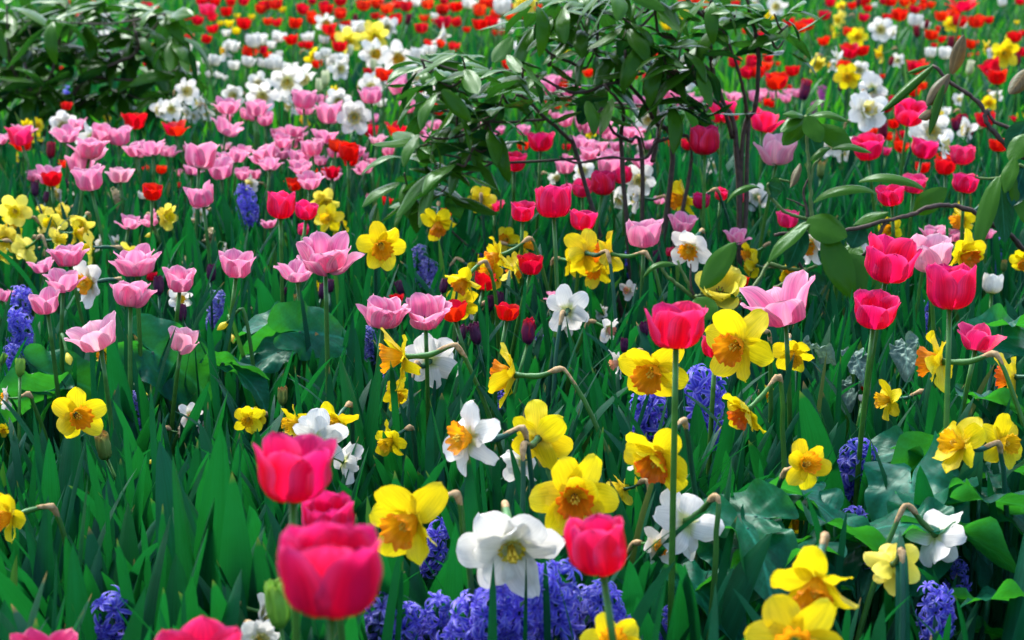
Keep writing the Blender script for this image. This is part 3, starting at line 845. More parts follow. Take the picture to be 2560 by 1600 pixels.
def hyacinth(kind, px, py, w, opt):
    look, mat, grp = HYA[kind]
    r = np.random.default_rng(int(px * 29 + py * 4001) & 0x7fffffff)
    H_ = opt.get('len', 0.105)
    d, s = solve(py, w, 0.082, opt.get('h', 0.27), 0.05, 0.16)
    c = at(px, py, d)
    tilt = R(abs(r.normal(0, 13))); taz = r.uniform(0, 6.28)
    axis = Vector((math.sin(tilt) * math.cos(taz), math.sin(tilt) * math.sin(taz), math.cos(tilt)))
    ln = H_ * s
    bot = c - axis * ln * 0.5
    k0 = bot.z / axis.z
    base = bot - axis * k0
    root = empty('hyacinth', base)
    up = axis.to_track_quat('Z', 'Y').to_matrix().to_4x4()
    n = int(opt.get('n', 22 if w > 55 else 18 if w > 30 else 13))
    fs = s * (1.5 + 0.35 * min(1, max(0, (w - 60) / 60)) if n > 20 else 1.6 if n > 15 else 1.9)
    for i in range(n):
        f = (i + 0.5) / n
        a = i * 2.39996 + r.normal(0, 0.25)
        el = R(-18 + 80 * f ** 2.2 + r.normal(0, 16))
        rad = r.uniform(0.003, 0.011) * s
        pos = Vector((rad * math.cos(a), rad * math.sin(a), ln * min(1, f + r.normal(0, 0.03))))
        dirv = Vector((math.cos(a) * math.cos(el), math.sin(a) * math.cos(el), math.sin(el)))
        mtx = Matrix.Translation((bot - base)) @ up @ Matrix.Translation(pos) @ dirv.to_track_quat('Z', 'Y').to_matrix().to_4x4() @ Matrix.Rotation(r.uniform(0, 6.28), 4, 'Z') @ Matrix.Scale(fs * r.uniform(0.88, 1.08) * (1.0 - 0.25 * f), 4)
        link('floret', FLOR[mat][i % 3], root, mtx)
    tp = bot - base + axis * ln * 0.97
    link('stem', MB().tube(np.array([Vector((0, 0, 0)), (bot - base) * 0.6, bot - base, tp]), [0.006, 0.005, 0.0045, 0.002], 0, 8).build('stem', M['darkstem']), root)
    if w > 40:
        add_leaves(root, 'd', 4, r, 0.24)
    HEADS.append((px, py - ln / d * FPX * 0.08, w * 0.36, ln / d * FPX * 0.34, d))
    register(root, look, 'hyacinth', grp, px, py, w, d)

# ------------------------------------------------------------------ the planting: tile, then kind, x, y, width (each tile is 640 x 400 of the photograph, enlarged 3.78 times)
PLANT = {
0: '''rd 605 40 120;rd 865 35 70;rd 1390 60 110;rd 755 145 70;rd 1520 215 80;rd 1900 10 100;rd 2030 20 115;dp 1960 95 150;rl 1760 150 110;rd 1865 195 120;rd 2005 165 95;rd 2140 110 115;rd 2010 270 115;rd 1790 350 85;rd 1950 370 110;rd 2305 225 140;rd 2300 10 110;rd 2350 495 170;rd 1485 600 100;rl 630 1000 105;rl 585 650 50
yt 2165 220 90;yt 2230 290 90;yt 2080 220 70;yt 2240 150 65;yt 2380 160 70;yt 1455 445 75;wt 1735 450 190;wt 1745 570 100;wt 2140 310 90;wt 2200 440 150;wt 2390 385 140;wt 2345 585 130;wt 1945 570 85;wt 2030 570 110;wy 1800 640 150;wy 2130 480 150;wy 1240 380 170;wt 1980 700 65;wt 2060 710 75;wd 1750 860 210;wd 2220 900 190;wd 1900 980 170;wd 1530 1040 170;wd 1620 1020 170;wd 1960 1060 130;wt 2380 940 95;hy 650 930 130 n=12
ro 1275 1140 260;ro 1645 1210 280;ro 215 1365 220;pk 0 1310 190;dp 180 1280 250 s=bowl;pk 640 1260 330;pk 720 1170 250;pk 1130 1280 260;wd 870 1290 240;pw 850 1400 380;pk 1280 1410 260;pk 1430 1390 300;pk 1580 1420 230;rb 480 1420 80;pk 2150 1000 300;pk 2160 1190 310;pc 2330 1080 140;pc 2400 1110 100;pc 1780 1400 95;pk 1890 1470 330;pk 2300 1430 190;pl 2130 1380 130;yy 240 1190 120;yy 350 1180 110;yy 345 1300 100;yy 160 1480 90;wt 980 330 120;wt 880 110 150;wt 1010 660 90;wt 1230 650 90;wt 1160 870 60;yy 40 870 110;wt 1270 1030 80;yy 1010 1120 60''',
1: '''rl 90 50 130;rl 190 40 130;yt 245 90 75;rd 440 90 130;rd 530 10 90;rd 665 90 130;rd 800 10 130;rl 1015 50 140;rl 1140 20 120;rl 1240 75 140;rl 1330 40 105;rl 1425 60 130;wt 1510 20 110;rl 1620 40 120;rl 1780 5 90;rl 1760 100 120;rd 1890 60 140;wt 2010 30 170;rl 2110 100 140;rl 2160 30 125;rl 2270 130 120;wt 2330 60 170;rl 2400 160 90;rl 795 130 130;rd 370 220 130;rl 195 210 105;rd 540 170 150;wo 650 210 150;rl 690 270 140;rd 740 340 115;rd 1320 185 125;wt 875 300 170;rd 980 290 90;wd 1250 250 160;py 1120 330 220;wy 1110 500 220;wy 1340 520 250 pit=-35 yaw=10;wt 490 350 120;rd 490 425 95;rd 335 375 130;wt 40 370 160;rd 60 470 105;wt 150 420 105;wt 60 590 115;wt 140 600 115;rd 105 520 85;rl 210 590 65;wt 220 510 65;yy 540 530 150;rd 575 605 105;wt 680 580 115;wt 760 550 125;wt 820 560 105;wd 780 650 170;rd 790 440 140;wb 890 480 60;rb 940 180 48;rl 1125 150 85;rb 1440 180 55;rl 1560 265 130;rd 1770 215 150;rl 1890 210 120;rl 1590 170 95;wt 1690 150 85;wd 1740 330 170;rl 1630 410 95;rd 2120 230 170;wt 2225 240 75;wt 2310 230 85;rd 2270 310 65;rd 2320 305 65;rl 1870 440 115;wt 1640 470 135;wt 2400 290 75;rd 1990 280 75;wb 1110 610 60
wt 320 640 180;wd 300 760 260 yaw=0;wd 430 730 230 yaw=40;wd 270 830 220;wb 655 740 80;wb 600 810 70;yy 715 850 100;rd 1205 705 160;pc 1340 800 200;pc 1090 900 230;wd 1065 820 190;wd 1490 700 190;wd 60 900 240;wd 40 800 190;pc 450 940 240;pc 620 940 120;pk 690 1070 270;wd 780 940 190;wd 930 1100 260 yaw=0 pit=-5;wt 1180 970 105;pc 1100 1120 115;wy 280 910 110;wd 330 1000 170;pc 80 1120 170;pk 370 1230 270;yy 480 1130 130;pk 650 1290 265;pc 210 1260 135;pc 250 1330 180;pc 340 1360 125;pk 70 1450 280;pc 530 1400 220;pk 420 1490 240;pc 740 1440 130;pc 960 1430 140;pc 1010 1490 120
ro 1350 1230 280;rd 1080 1235 150;rd 1660 850 130;wd 1660 890 190;rd 1710 1030 145 tilt=30 taz=20;rd 1880 770 125;pl 1150 1310 190;rd 880 1440 180 s=egg;pc 1250 1430 130;pc 1690 1180 135;pk 1660 1290 260;pc 1560 1030 160;rd 2380 605 125;pc 2290 1230 120;pc 1990 1190 120;pc 2200 1330 150;wt 2080 1070 90;wt 2370 1370 90''',
2: '''py 130 40 190;rd 90 140 105;rl 20 60 75;rd 240 70 85;rl 490 270 85;wt 60 440 105;rd 15 610 70;rl 1630 20 130;rl 1740 10 85;rd 1840 50 95;rd 2110 40 85;yt 1475 230 125;yy 1600 150 140;rd 1590 240 115;rd 1965 120 75;rl 2205 295 65;rd 2360 330 85;rd 1320 530 115;yt 520 500 65;rd 720 690 105;rd 1290 750 125;rd 1520 640 65;rd 2105 590 165;rd 2225 690 165;rd 2270 590 120 s=egg;rd 2390 620 130;pc 390 760 150;pc 320 830 200;rd 480 810 105;rd 340 970 95;rd 520 980 75;pc 540 1100 105;pc 600 850 105;pc 860 890 85;pc 1200 960 155;pc 1450 880 170;pc 1550 900 105;pc 1640 960 170;pc 1740 960 125;pk 2090 900 200;pc 1940 880 95;pc 2370 880 95;pc 1930 1100 135;rd 2390 960 105;rd 2100 1110 85;rd 1885 800 65;wd 1680 720 200;wd 1290 1120 200
pc 690 1210 165;pk 660 1340 240;yy 740 1250 100;pk 920 1260 220;pk 1120 1230 250;pk 1160 1310 205;pc 1240 1200 165;pc 820 1390 155;pk 930 1490 200;pc 520 1500 110;pc 1270 1370 115;pc 410 1090 75;wd 1270 1430 160;wd 1510 1250 120;pc 110 1230 135;hp 270 1340 265;rd 100 1380 115;rd 515 1390 85;hp 1820 1330 280;rd 1665 1370 135;hp 2385 1140 330 s=bowl''',
3: '''rd 590 20 115;yy 675 60 110;py 680 180 130;rd 795 50 95;rb 855 20 45;rd 940 80 85;rd 905 165 105;rd 535 145 115;rd 370 230 150;rd 310 260 125;yt 20 140 115;wd 80 50 160;wt 1005 50 65;rd 930 5 85;rd 1160 20 105;rd 1290 20 105;yy 1300 60 100;rd 1385 85 115;rd 1460 60 85;rd 1520 40 75;rd 1240 140 150;rd 1130 165 95;wt 1390 195 130;rb 1405 295 60;rb 1500 230 45;wd 1060 280 190 yaw=0;rb 1060 300 60;wd 1160 300 110;rl 755 300 115;yy 840 350 150 yaw=0 pit=10;rd 530 385 115;yy 605 275 60;yy 635 325 60;ro 770 480 190;rd 890 480 130;py 455 590 160;wd 650 550 170;wy 600 610 110;rd 715 630 140;yy 1080 510 130 yaw=-80;rb 1165 580 45;wd 1230 570 110
rs 1840 60 330 h=0.52;rl 1970 200 180;rd 1640 150 130;rd 2090 190 90;rd 1760 130 130;yy 1740 230 120;wt 1840 240 85;rd 1545 330 130;rd 1610 270 65;rd 1640 370 85;rb 1730 400 65;rd 1790 370 75;wt 1675 500 115;rd 1570 430 65;rd 1925 415 125;rl 1910 520 55;rl 1975 510 45;rd 2330 350 140;rd 2410 310 80;yy 2250 360 85;yy 2050 440 110;yy 2230 500 220 yaw=0 pit=0;wd 2150 490 130;rd 2400 490 115;rb 2360 560 55;rd 2110 640 200;rd 2165 730 190;wt 2215 20 85;rd 2380 10 95;yt 2350 210 50;wb 1910 640 75;rd 1400 630 210;rd 1380 870 125;rd 1080 720 55;rp 350 845 100;pb 685 820 48;hm 510 920 130;hm 430 1050 110
wd 990 840 270 yaw=150 pit=10;wd 920 1050 320 yaw=25 pit=25;hp 1340 1070 310;rd 1110 1010 170;rd 1190 1170 125;yy 750 720 200;wd 860 660 150;wd 1800 940 100;yy 1660 1110 150 yaw=-120;wt 1690 1060 105;yy 2080 970 130;wd 2150 900 120;rp 1830 1140 110;rp 1770 1180 65;wd 1890 1230 190;rb 1915 1240 60;rd 2060 1130 190;rd 2310 1125 75;rd 2180 1370 200;yy 2390 1100 70;wd 1550 1230 300;wd 1640 1370 240;wd 1440 1210 190;rd 1260 1270 105;rd 1255 1390 130;hp 940 1400 310;rb 1085 1240 85;rd 1150 1290 95;rd 980 1250 115;dp 1115 1430 105;hp 1475 1400 260;dp 1835 1470 250;rd 1660 1500 140;wd 610 1360 200;wd 700 1440 150;pl 95 1425 440 s=bowl;rd 520 1340 65;pk 170 930 130;pk 250 1140 130;rd 80 770 220;rd 230 670 135;rd 20 600 65;pk 60 900 105;rd 210 830 65''',
4: '''pk 760 40 290;ro 620 30 140;pk 840 180 310;pl 1130 140 280;pk 310 150 130;pk 460 150 170;rd 490 180 180;pb 370 170 42;pb 330 270 75;pb 615 230 55;pb 435 350 55;yy 540 290 140;wd 550 330 120;rd 1525 90 110;rd 1440 310 190;pk 1810 90 200;pc 1695 120 75;pk 2080 100 280;pk 2290 130 170;rd 1690 235 55;pk 1900 340 290;hw 1075 370 150 h=0.36 len=0.08;hy 2330 440 250 h=0.30;wd 2370 220 160;py 140 480 250 yaw=10;yy 150 610 210;py 60 730 230;py 20 880 190;py 490 590 220;py 385 520 160;py 770 600 200;yy 700 690 200;py 620 600 140;yy 270 640 110;py 250 830 240;py 870 830 270;py 1560 540 200 yaw=60;yb 1410 710 75;yb 1360 530 50;pk 1230 580 270;wi 1960 680 170;wi 1780 950 110;wi 860 520 90;wd 2150 810 110;wp 1890 510 140;wt 1810 570 55;wt 1350 330 85;wd 940 790 140
pw 640 900 400;pk 390 990 260;pw 600 1140 400 s=open;pk 430 1350 310;wo 860 1160 350 yaw=-45 pit=0;pw 1290 960 500;pw 1240 1270 440;pk 1700 1130 310 s=bowl;pk 2240 990 360 s=bowl;pb 1995 1070 85;pb 1500 1190 95;rd 1430 1100 110;pb 1720 1440 90;pk 30 1280 150;pk 130 1250 120;hy 190 1420 270;hl 2060 1440 240;wy 1690 1300 190;yb 210 1260 55;yb 300 1240 60;wi 2380 1410 90''',
5: '''pk 130 30 260;pk 420 50 250;pk 510 200 280;rd 720 120 150;ro 360 230 160;pk 1020 70 230;rd 890 5 140;pk 830 110 85;pc 630 100 85;hp 230 430 270;py 660 400 220;pb 630 460 58;pb 490 430 48;yy 690 550 220;yy 790 640 140;pk 120 600 180;dp 445 660 110 s=egg;pw 660 900 650;pk 380 1030 420 s=open;yo 1180 800 360 yaw=10 pit=-10;rd 1230 390 105;yo 1720 590 270 yaw=0 pit=-45;yo 2130 370 220 yaw=180;dp 2260 430 150;rd 1790 510 130;pc 1020 360 60;hl 1530 1000 240;hl 1670 1100 220;pb 1360 1210 75;pb 1775 1190 78;pb 700 1190 68;pb 630 1240 75;pb 260 1250 50;pb 330 510 48;lb 250 1120 40;lb 1070 1150 60;gb 370 1330 62;yo 1980 1130 290 yaw=-50 pit=-40;rd 2160 1150 230;yo 2310 900 300 yaw=-80;yo 2370 750 200;yo 2230 1060 270 yaw=-40;yy 2090 1010 220 yaw=60;yo 2420 1020 230 yaw=100;hy 2130 960 130;pb 2205 1360 88;pb 2300 1320 85;yy 1950 1360 250 yaw=170;wd 2030 1430 150;rd 2380 1440 230;ro 1330 1310 170;pw 1202 1460 520;pw 1600 1448 460;hl 1150 1300 100;rd 1870 1430 260;yy 555 1200 120;yy 110 950 60;hp 1345 870 55;yb 1740 800 60''',
6: '''hp 20 20 240;hp 390 390 350;hp 100 490 235;dp 665 270 220;hp 860 220 240;hp 670 570 265;pk 500 60 220;pk 920 50 280;wd 680 100 180;wd 400 160 140;wd 1200 190 250 yaw=0;wd 1210 360 230;pk 1390 380 125;yo 1640 370 300 yaw=-75 pit=-5 lean=0.1;hp 1790 390 150;dp 2195 350 90 s=egg;wg 2310 350 210 yaw=180;wd 1890 60 130;pk 1250 690 350 s=bowl;pk 2120 720 270;wo 1690 820 340 yaw=-25 pit=-25;dp 1490 870 105;pb 1360 930 78;hy 1090 1000 170;yo 700 880 350 yaw=-150;yd 930 890 330 yaw=-110 pit=5 lean=0.1;rd 180 990 250;pk 420 1270 260;wd 530 1420 350 yaw=170;wd 830 1440 130;wp 1110 1230 150;yp 1970 1200 480 tilt=48 taz=-90;rd 2170 1150 150;rd 2150 1370 105;rd 2020 980 65;yo 2260 880 190;yo 100 800 220;yo 800 1030 270 yaw=-20;yo 560 960 240 yaw=40;yy 2300 1000 220;yo 30 1050 180''',
7: '''hp 1160 340 270;dp 1380 230 235;hp 1860 220 260;rd 1680 60 210;gb 505 90 85;dp 190 560 220;wo 410 790 320 yaw=-40 pit=-10;yo 160 1030 200;wd 850 780 190;yo 1160 660 190;hp 1150 960 520 h=0.52 s=goblet;pl 1530 900 420 s=cup;hp 1724 1200 470 h=0.52 s=egg;hp 1013 1430 420;pk 1570 700 260;pk 1760 720 190;pk 2070 700 200;yo 1850 540 260 yaw=-70;yd 1830 880 360 yaw=40 pit=-20;hy 2120 900 230;hy 1510 1420 170;wt 2120 1170 200 s=egg;pk 130 1349 680 s=open;yo 2410 950 200;dp 2240 280 110;gb 2230 1000 60''',
8: '''pl 900 150 480 s=open;pl 1720 200 300 s=bowl;hy 190 140 300;hy 120 400 220;hy 1210 90 170;hl 1960 80 150;yb 650 370 130;yb 2100 60 120;yb 2200 180 85;lb 30 370 60;lb 190 450 90;yo 720 900 400 yaw=30 pit=5;gb 980 1200 135;hl 1300 900 280;yb 1370 700 75;wp 1790 900 190;wi 1700 1060 140;yy 2350 930 230;gb 1300 220 85;wp 200 590 130;wo 70 740 190;yy 30 1030 110;yb 1430 1340 75;yo 990 330 150;gb 1100 280 40;wp 1880 1010 110''',
9: '''yo 1390 350 480 yaw=-88 pit=-3 lean=0.14;wg 1640 390 420 yaw=165 pit=0 lean=0.14;hl 1080 220 210;hl 1240 580 130;pb 1950 130 88;pb 2070 130 105;gb 560 210 100;gb 250 720 95;yy 1320 700 230;yb 1320 880 85;yy 1280 1130 280;wo 2020 1120 560 yaw=-60 pit=10;yy 390 980 300;yy 760 940 310;yy 20 920 160;wg 560 1150 460 yaw=160 lean=0.13;wg 830 1340 330 yaw=120 pit=-30;hp 365 1430 770 h=0.56 s=goblet;hy 370 850 80;hy 2330 800 180;yo 2440 520 460 yaw=-105 pit=0 lean=0.15''',
10: '''hp 1560 70 600 h=0.54 s=cup;yo 1350 460 540 yaw=-25 pit=-15;yo 2150 220 560 yaw=-35 pit=-5;hp 1930 260 300;hy 1290 900 400;hy 1810 830 470;yd 2230 850 400 yaw=-60 pit=-35;yy 2400 700 130;wp 1010 400 230 yaw=-70;pb 1060 240 75;rp 155 110 125 s=bud;hl 260 240 170;pb 465 150 48;wp 900 80 210 yaw=50;wd 500 20 240 yaw=160;pb 1250 90 80;yo 250 1120 520 yaw=165 pit=0 lean=0.1;wd 100 1330 330 yaw=-140 pit=-30;yd 1400 1270 560 yaw=-30 pit=-30 lean=0.16;wo 1330 1350 360 yaw=-20 pit=-40;yd 590 1660 620 yaw=0 pit=0;hy 420 730 80;yy 1060 1600 250''',
11: '''yy 230 310 320 yaw=0;yo 1644 396 480 yaw=-115 pit=-5 lean=0.15;dp 1984 176 480 s=open;yd 2330 540 380 yaw=-120;yy 1150 750 300 yaw=-85;yy 1830 1180 470 yaw=-60 pit=20;yy 2190 1160 400 yaw=30 pit=10;yo 340 1370 370 yaw=20 pit=25;hy 800 1450 410;rd 910 640 75;wt 900 740 95;hy 1520 50 150''',
12: '''yo 110 340 400 yaw=-50 pit=-5;hy 1080 1420 470;dp 420 1680 620;hp 1900 1740 800;wd 2480 1250 330;wd 2440 1480 330''',
13: '''hp 710 880 980 h=0.57 s=rosette tilt=3 taz=90;hp 690 400 500 h=0.5 s=rosette;yo 1490 370 660 yaw=-35 pit=-12;wg 2410 620 780 yaw=5 pit=-20;hy 1680 1350 360 h=0.31;hy 2230 1300 480 h=0.33;hy 1980 1420 430 h=0.31;hl 1170 1420 400 h=0.30;hy 1400 1480 380 h=0.3;hy 1690 640 330;lb 210 1180 260;yo 2150 560 120''',
14: '''hp 810 640 590 h=0.5;wg 1640 400 560 yaw=-150 pit=-35;hy 110 1190 480 h=0.34;hy 420 1150 460 h=0.34;hl 620 1320 400 h=0.31;hy 900 1270 420 h=0.32;hy 260 1440 400 h=0.29;yo 950 1560 470 yaw=0 pit=35;hy 1500 1440 300;wo 1360 620 300''',
15: '''yo 460 950 660 yaw=-15 pit=-30;yo 260 1540 740 yaw=-10 pit=10;hy 850 540 330;hy 1590 1270 370;wg 1590 520 480 yaw=120 pit=-40;py 1180 800 420 yaw=180 pit=-30;yo 240 390 190;hy 1800 950 260''',
}
import re
for tile, txt in PLANT.items():
    for ent in re.split(r'[;\n]', txt):
        f = ent.split()
        if not f: continue
        k = f[0]
        px, py = tpx(tile, float(f[1]), float(f[2]))
        w = float(f[3]) / ZF
        opt = {}
        for e in f[4:]:
            a, b = e.split('=')
            opt[a] = b if a == 's' else float(b)
        if k in TULIPS: tulip(k, px, py, w, opt)
        elif k in DAFF: daffodil(k, px, py, w, opt)
        elif k == 'yb': daffodil_bud(px, py, w, opt)
        else: hyacinth(k, px, py, w, opt)

# the drifts are thicker than the heads one can pick out singly: neighbours standing just behind them
nr_ = np.random.default_rng(31)
for t in list(THINGS):
    k = next((q for q in TULIPS if TULIPS[q][0] == t['look']), None) if t['cat'] == 'tulip' else next((q for q in ('wd', 'py', 'wy') if DAFF[q][0] == t['short']), None)
    if k is None or t['py'] > 640 or t['w'] > 95: continue
    pr = {'pk': .5, 'pc': .6, 'pl': .5, 'pw': .2, 'rd': .34, 'rl': .5, 'wt': .45, 'wd': .35, 'py': .7, 'wy': .3, 'hp': .15}.get(k, 0)
    if nr_.random() < pr:
        px, py = t['px'] + nr_.choice([-1, 1]) * t['w'] * nr_.uniform(0.6, 1.3), t['py'] + nr_.uniform(-0.5, 0.35) * t['w']
        if k in TULIPS: tulip(k, px, py, t['w'] * nr_.uniform(0.72, 0.95), {})
        else: daffodil(k, px, py, t['w'] * nr_.uniform(0.75, 0.95), {})

# ------------------------------------------------------------------ rhododendrons
def shrub_leaf_grid(L_, W_, droop, r, roll=0.0, nv=11, nu=7):
    v = np.linspace(0, 1, nv)
    prof = np.sin(np.pi * np.clip(v * 0.94 + 0.03, 0, 1) ** 0.9) ** 0.75
    prof = np.maximum(prof, 0.06); prof[-1] = 0.05
    th = -droop * (v - 0.15) + r.uniform(-0.1, 0.25)
    X = np.concatenate([[0], np.cumsum(np.cos(th[1:]) * L_ / (nv - 1))])
    Z = np.concatenate([[0], np.cumsum(np.sin(th[1:]) * L_ / (nv - 1))])
    u = np.linspace(-1, 1, nu)
    hw = W_ / 2 * prof
    curl = -0.35 - roll
    ang = u[None, :] * (0.6 + roll * 2.2)
    k = hw[:, None] / max(1e-6, (0.6 + roll * 2.2))
    Y = k * np.sin(ang)
    off = -k * (1 - np.cos(ang)) * (1 if roll else 0.6)
    off = off - 0.0025 * np.exp(-(u[None, :] / 0.12) ** 2) * prof[:, None]
    off = off + 0.0018 * np.sin(v[:, None] * 9 + r.uniform(0, 6)) * np.abs(u)[None, :]
    return np.stack([X[:, None] - off * np.sin(th)[:, None], Y, Z[:, None] + off * np.cos(th)[:, None]], -1)

SL = [MB().grid(shrub_leaf_grid(0.125, 0.043 * q, dr, np.random.default_rng(50 + i))).build('leaf', M['shrubleaf'])
      for i, (q, dr) in enumerate([(1, .5), (1.1, .9), (0.9, 1.2), (1.0, .2), (1.15, .7), (0.95, 1.5), (1.0, 0.0), (1.05, 1.0)])]

def branch_mesh(pts, r0, r1, mat):
    p = spline(pts, 6)
    n = len(p)
    j = rng.normal(0, r1 * 0.25, (n, 3))
    k = np.linspace(0, 1, n)
    return MB().tube(p + j, (r0 + (r1 - r0) * k) * (1 + 0.10 * np.sin(k * 60)), 0, 8).build('branch', M[mat])

def shrub(base, branches, whorls, r, leaf_scale, label, group, px, py, w, d, limit=100):
    root = empty('rhododendron_shrub', base)
    tips = []
    for pts, r0, r1, mat in branches:
        q = [np.array(p) - np.array(base) for p in pts]
        link('branch', branch_mesh(q, r0, r1, mat), root)
        tips += [q[k] for k in range(len(q))]
    mats = []
    for c, n in whorls:
        c = np.array(c) - np.array(base)
        # a short shoot joins every whorl to the nearest branch point below it
        below = [t for t in tips if t[2] < c[2] + 0.02] or tips
        nb = min(below, key=lambda t: np.linalg.norm(t - c))
        mid = (nb + c) / 2 + np.array([0, 0, -0.02])
        if np.linalg.norm(nb - c) > 0.01:
            link('branch', branch_mesh([nb, mid, c], 0.0032, 0.0020, 'bark'), root)
        tips.append(c); tips.append(mid)
        a0 = r.uniform(0, 6.28)
        for i in range(n):
            a = a0 + i * 2 * math.pi / n + r.normal(0, 0.25)
            el = R(r.uniform(-50, 32))
            mt = Matrix.Translation(c) @ Matrix.Rotation(a, 4, 'Z') @ Matrix.Translation((0.012, 0, r.uniform(-0.03, 0.012))) @ Matrix.Rotation(-el, 4, 'Y') @ Matrix.Rotation(r.normal(0, 0.35), 4, 'X') @ Matrix.Scale(leaf_scale * r.uniform(0.75, 1.12), 4)
            mats.append((mt, int(r.integers(0, len(SL)))))
    # the leaves nearest the camera are parts of their own, the rest one mass
    mats.sort(key=lambda q: (Vector(base) + q[0].translation - C0).length)
    for mt, k in mats[:limit]:
        link('leaf', SL[k], root, mt)
    rest = mats[limit:]
    if rest:
        V, F, U, Rn, n0 = [], [], [], [], 0
        for mt, k in rest:
            me = SL[k]
            co = np.empty(len(me.vertices) * 3, np.float32); me.vertices.foreach_get('co', co)
            V.append(co.reshape(-1, 3) @ np.array(mt.to_3x3()).T + np.array(mt.translation))
            F.append(grid_faces(11, 7, n0)); n0 += 77
            vv, uu = np.meshgrid(np.linspace(0, 1, 11), np.linspace(0, 1, 7), indexing='ij')
            U.append(np.stack([uu, vv], -1).reshape(-1, 2)); Rn.append(np.full(77, r.random()))
        o = link('foliage', mesh_from('foliage', np.concatenate(V), np.concatenate(F), np.concatenate(U), [M['shrubleaf']], None, np.concatenate(Rn)), root)
        o['kind'] = 'stuff'
    register(root, label, 'shrub', group, px, py, w, d, label=label)
    return root

def P3(t, zx, zy, d):
    px, py = tpx(t, zx, zy)
    return np.array(at(px, py, d))

r = np.random.default_rng(21)
# middle shrub: airy, several stems from one stool
D = 4.45
def ground_under(px, dd):
    return at(px, 800 - FPX / math.cos(PITCH) * (math.sin(PITCH) - CAMZ / dd), dd)
ctr = ground_under(1600, D); ctr.z = 0
ctr2 = ground_under(1850, D); ctr2.z = 0
def st(lst, dd=D, t=2):
    return [P3(t, x, y, dd + k) for k, (x, y) in zip(np.linspace(0, -0.15, len(lst)), lst)]
B = [
 ([ctr2] + st([(2130, 1430), (1990, 950), (1900, 700), (1880, 500), (1840, 200), (1660, 0), (1600, -140)]), 0.0065, 0.0040, 'bark'),
 ([ctr2] + st([(2170, 1450), (2300, 1000), (2330, 600), (2300, 330), (2230, 0), (2200, -160)]), 0.0060, 0.0038, 'bark'),
 ([ctr2] + st([(2230, 1300), (2220, 1100), (2190, 880), (2120, 600), (1990, 270)]), 0.0058, 0.0028, 'bark'),
 (st([(1990, 270), (2060, 200), (2120, 120)]), 0.004, 0.003, 'bark'),
 ([ctr] + st([(1520, 1512), (1350, 1150), (1230, 940), (1090, 750), (1075, 480)]), 0.0070, 0.0032, 'bark'),
 ([ctr] + st([(1230, 1512), (1100, 1330), (960, 1250), (850, 1020)]), 0.0058, 0.0028, 'bark'),
 ([ctr] + st([(1040, 1500), (1045, 1200), (1040, 1000), (870, 800)]), 0.0062, 0.0030, 'bark'),
 ([ctr] + st([(620, 1500), (540, 1320), (330, 1130), (130, 930), (40, 900)]), 0.0058, 0.0028, 'bark'),
 (st([(2080, 1300), (2000, 1030), (1880, 930), (1700, 760), (1500, 710)]), 0.005, 0.0028, 'bark'),
 (st([(1900, 700), (1700, 520), (1560, 380), (1390, 310), (1350, 60)]), 0.005, 0.0028, 'bark'),
 (st([(1090, 750), (900, 800), (600, 880), (300, 750), (100, 650)]), 0.0044, 0.0022, 'bark'),
 (st([(600, 880), (620, 650), (530, 580), (380, 520), (270, 400), (270, 260)]), 0.0044, 0.0022, 'bark'),
 ([ctr] + st([(1700, 1500), (1400, 1330), (1250, 1500), (900, 1490), (620, 1540), (450, 1480)], 4.4), 0.0044, 0.0022, 'bark'),
 (st([(1360, 1000), (1390, 1200), (1330, 1512)], 4.5), 0.005, 0.006, 'bark'),
]
WH = []
for t, lst in {1: [(1560, 560), (1750, 620), (1950, 540), (2230, 640), (1920, 820), (1640, 1000), (1560, 1290), (1450, 1400), (1850, 1120), (2100, 1180), (2330, 900), (2200, 1100), (1720, 760), (2300, 1260), (2050, 1400), (1560, 820)],
               2: [(290, 230), (800, 430), (480, 60), (820, 0), (1080, 480), (870, 800), (560, 300), (1350, 0), (1790, 990), (1600, 450), (2120, 100), (100, 640), (40, 900), (1080, 200), (330, 560), (640, 180), (420, 820), (1170, 60), (1800, 100), (1460, 650), (230, 20), (960, 600), (620, -90), (1000, -120), (1900, -60), (1300, 640), (1500, 880), (700, 1000), (1250, 330), (1420, 500), (1650, 960), (950, 970), (1750, 560), (2050, 420), (1950, 160)],
               5: [(1680, 70), (1480, 340), (1620, 180), (1900, 40), (1800, 250), (1400, 120)],
               3: [(180, 240), (60, 130), (150, 380)]}.items():
    for x, y in lst:
        WH.append((P3(t, x, y, D - 0.1 + r.normal(0, 0.10)), int(r.integers(4, 8))))
        if t in (1, 2) and x < 1500 + 900 * (t == 1) and r.random() < 0.22:
            WH.append((P3(t, x + r.normal(0, 110), y + r.normal(0, 110), D + 0.1 + r.normal(0, 0.2)), int(r.integers(5, 8))))
shrub(ctr, B, WH, r, 0.90, 'airy rhododendron with dark bare stems and glossy leaves, tallest plant, top centre', 'rhododendron shrubs', 1600, 250, 700, D)

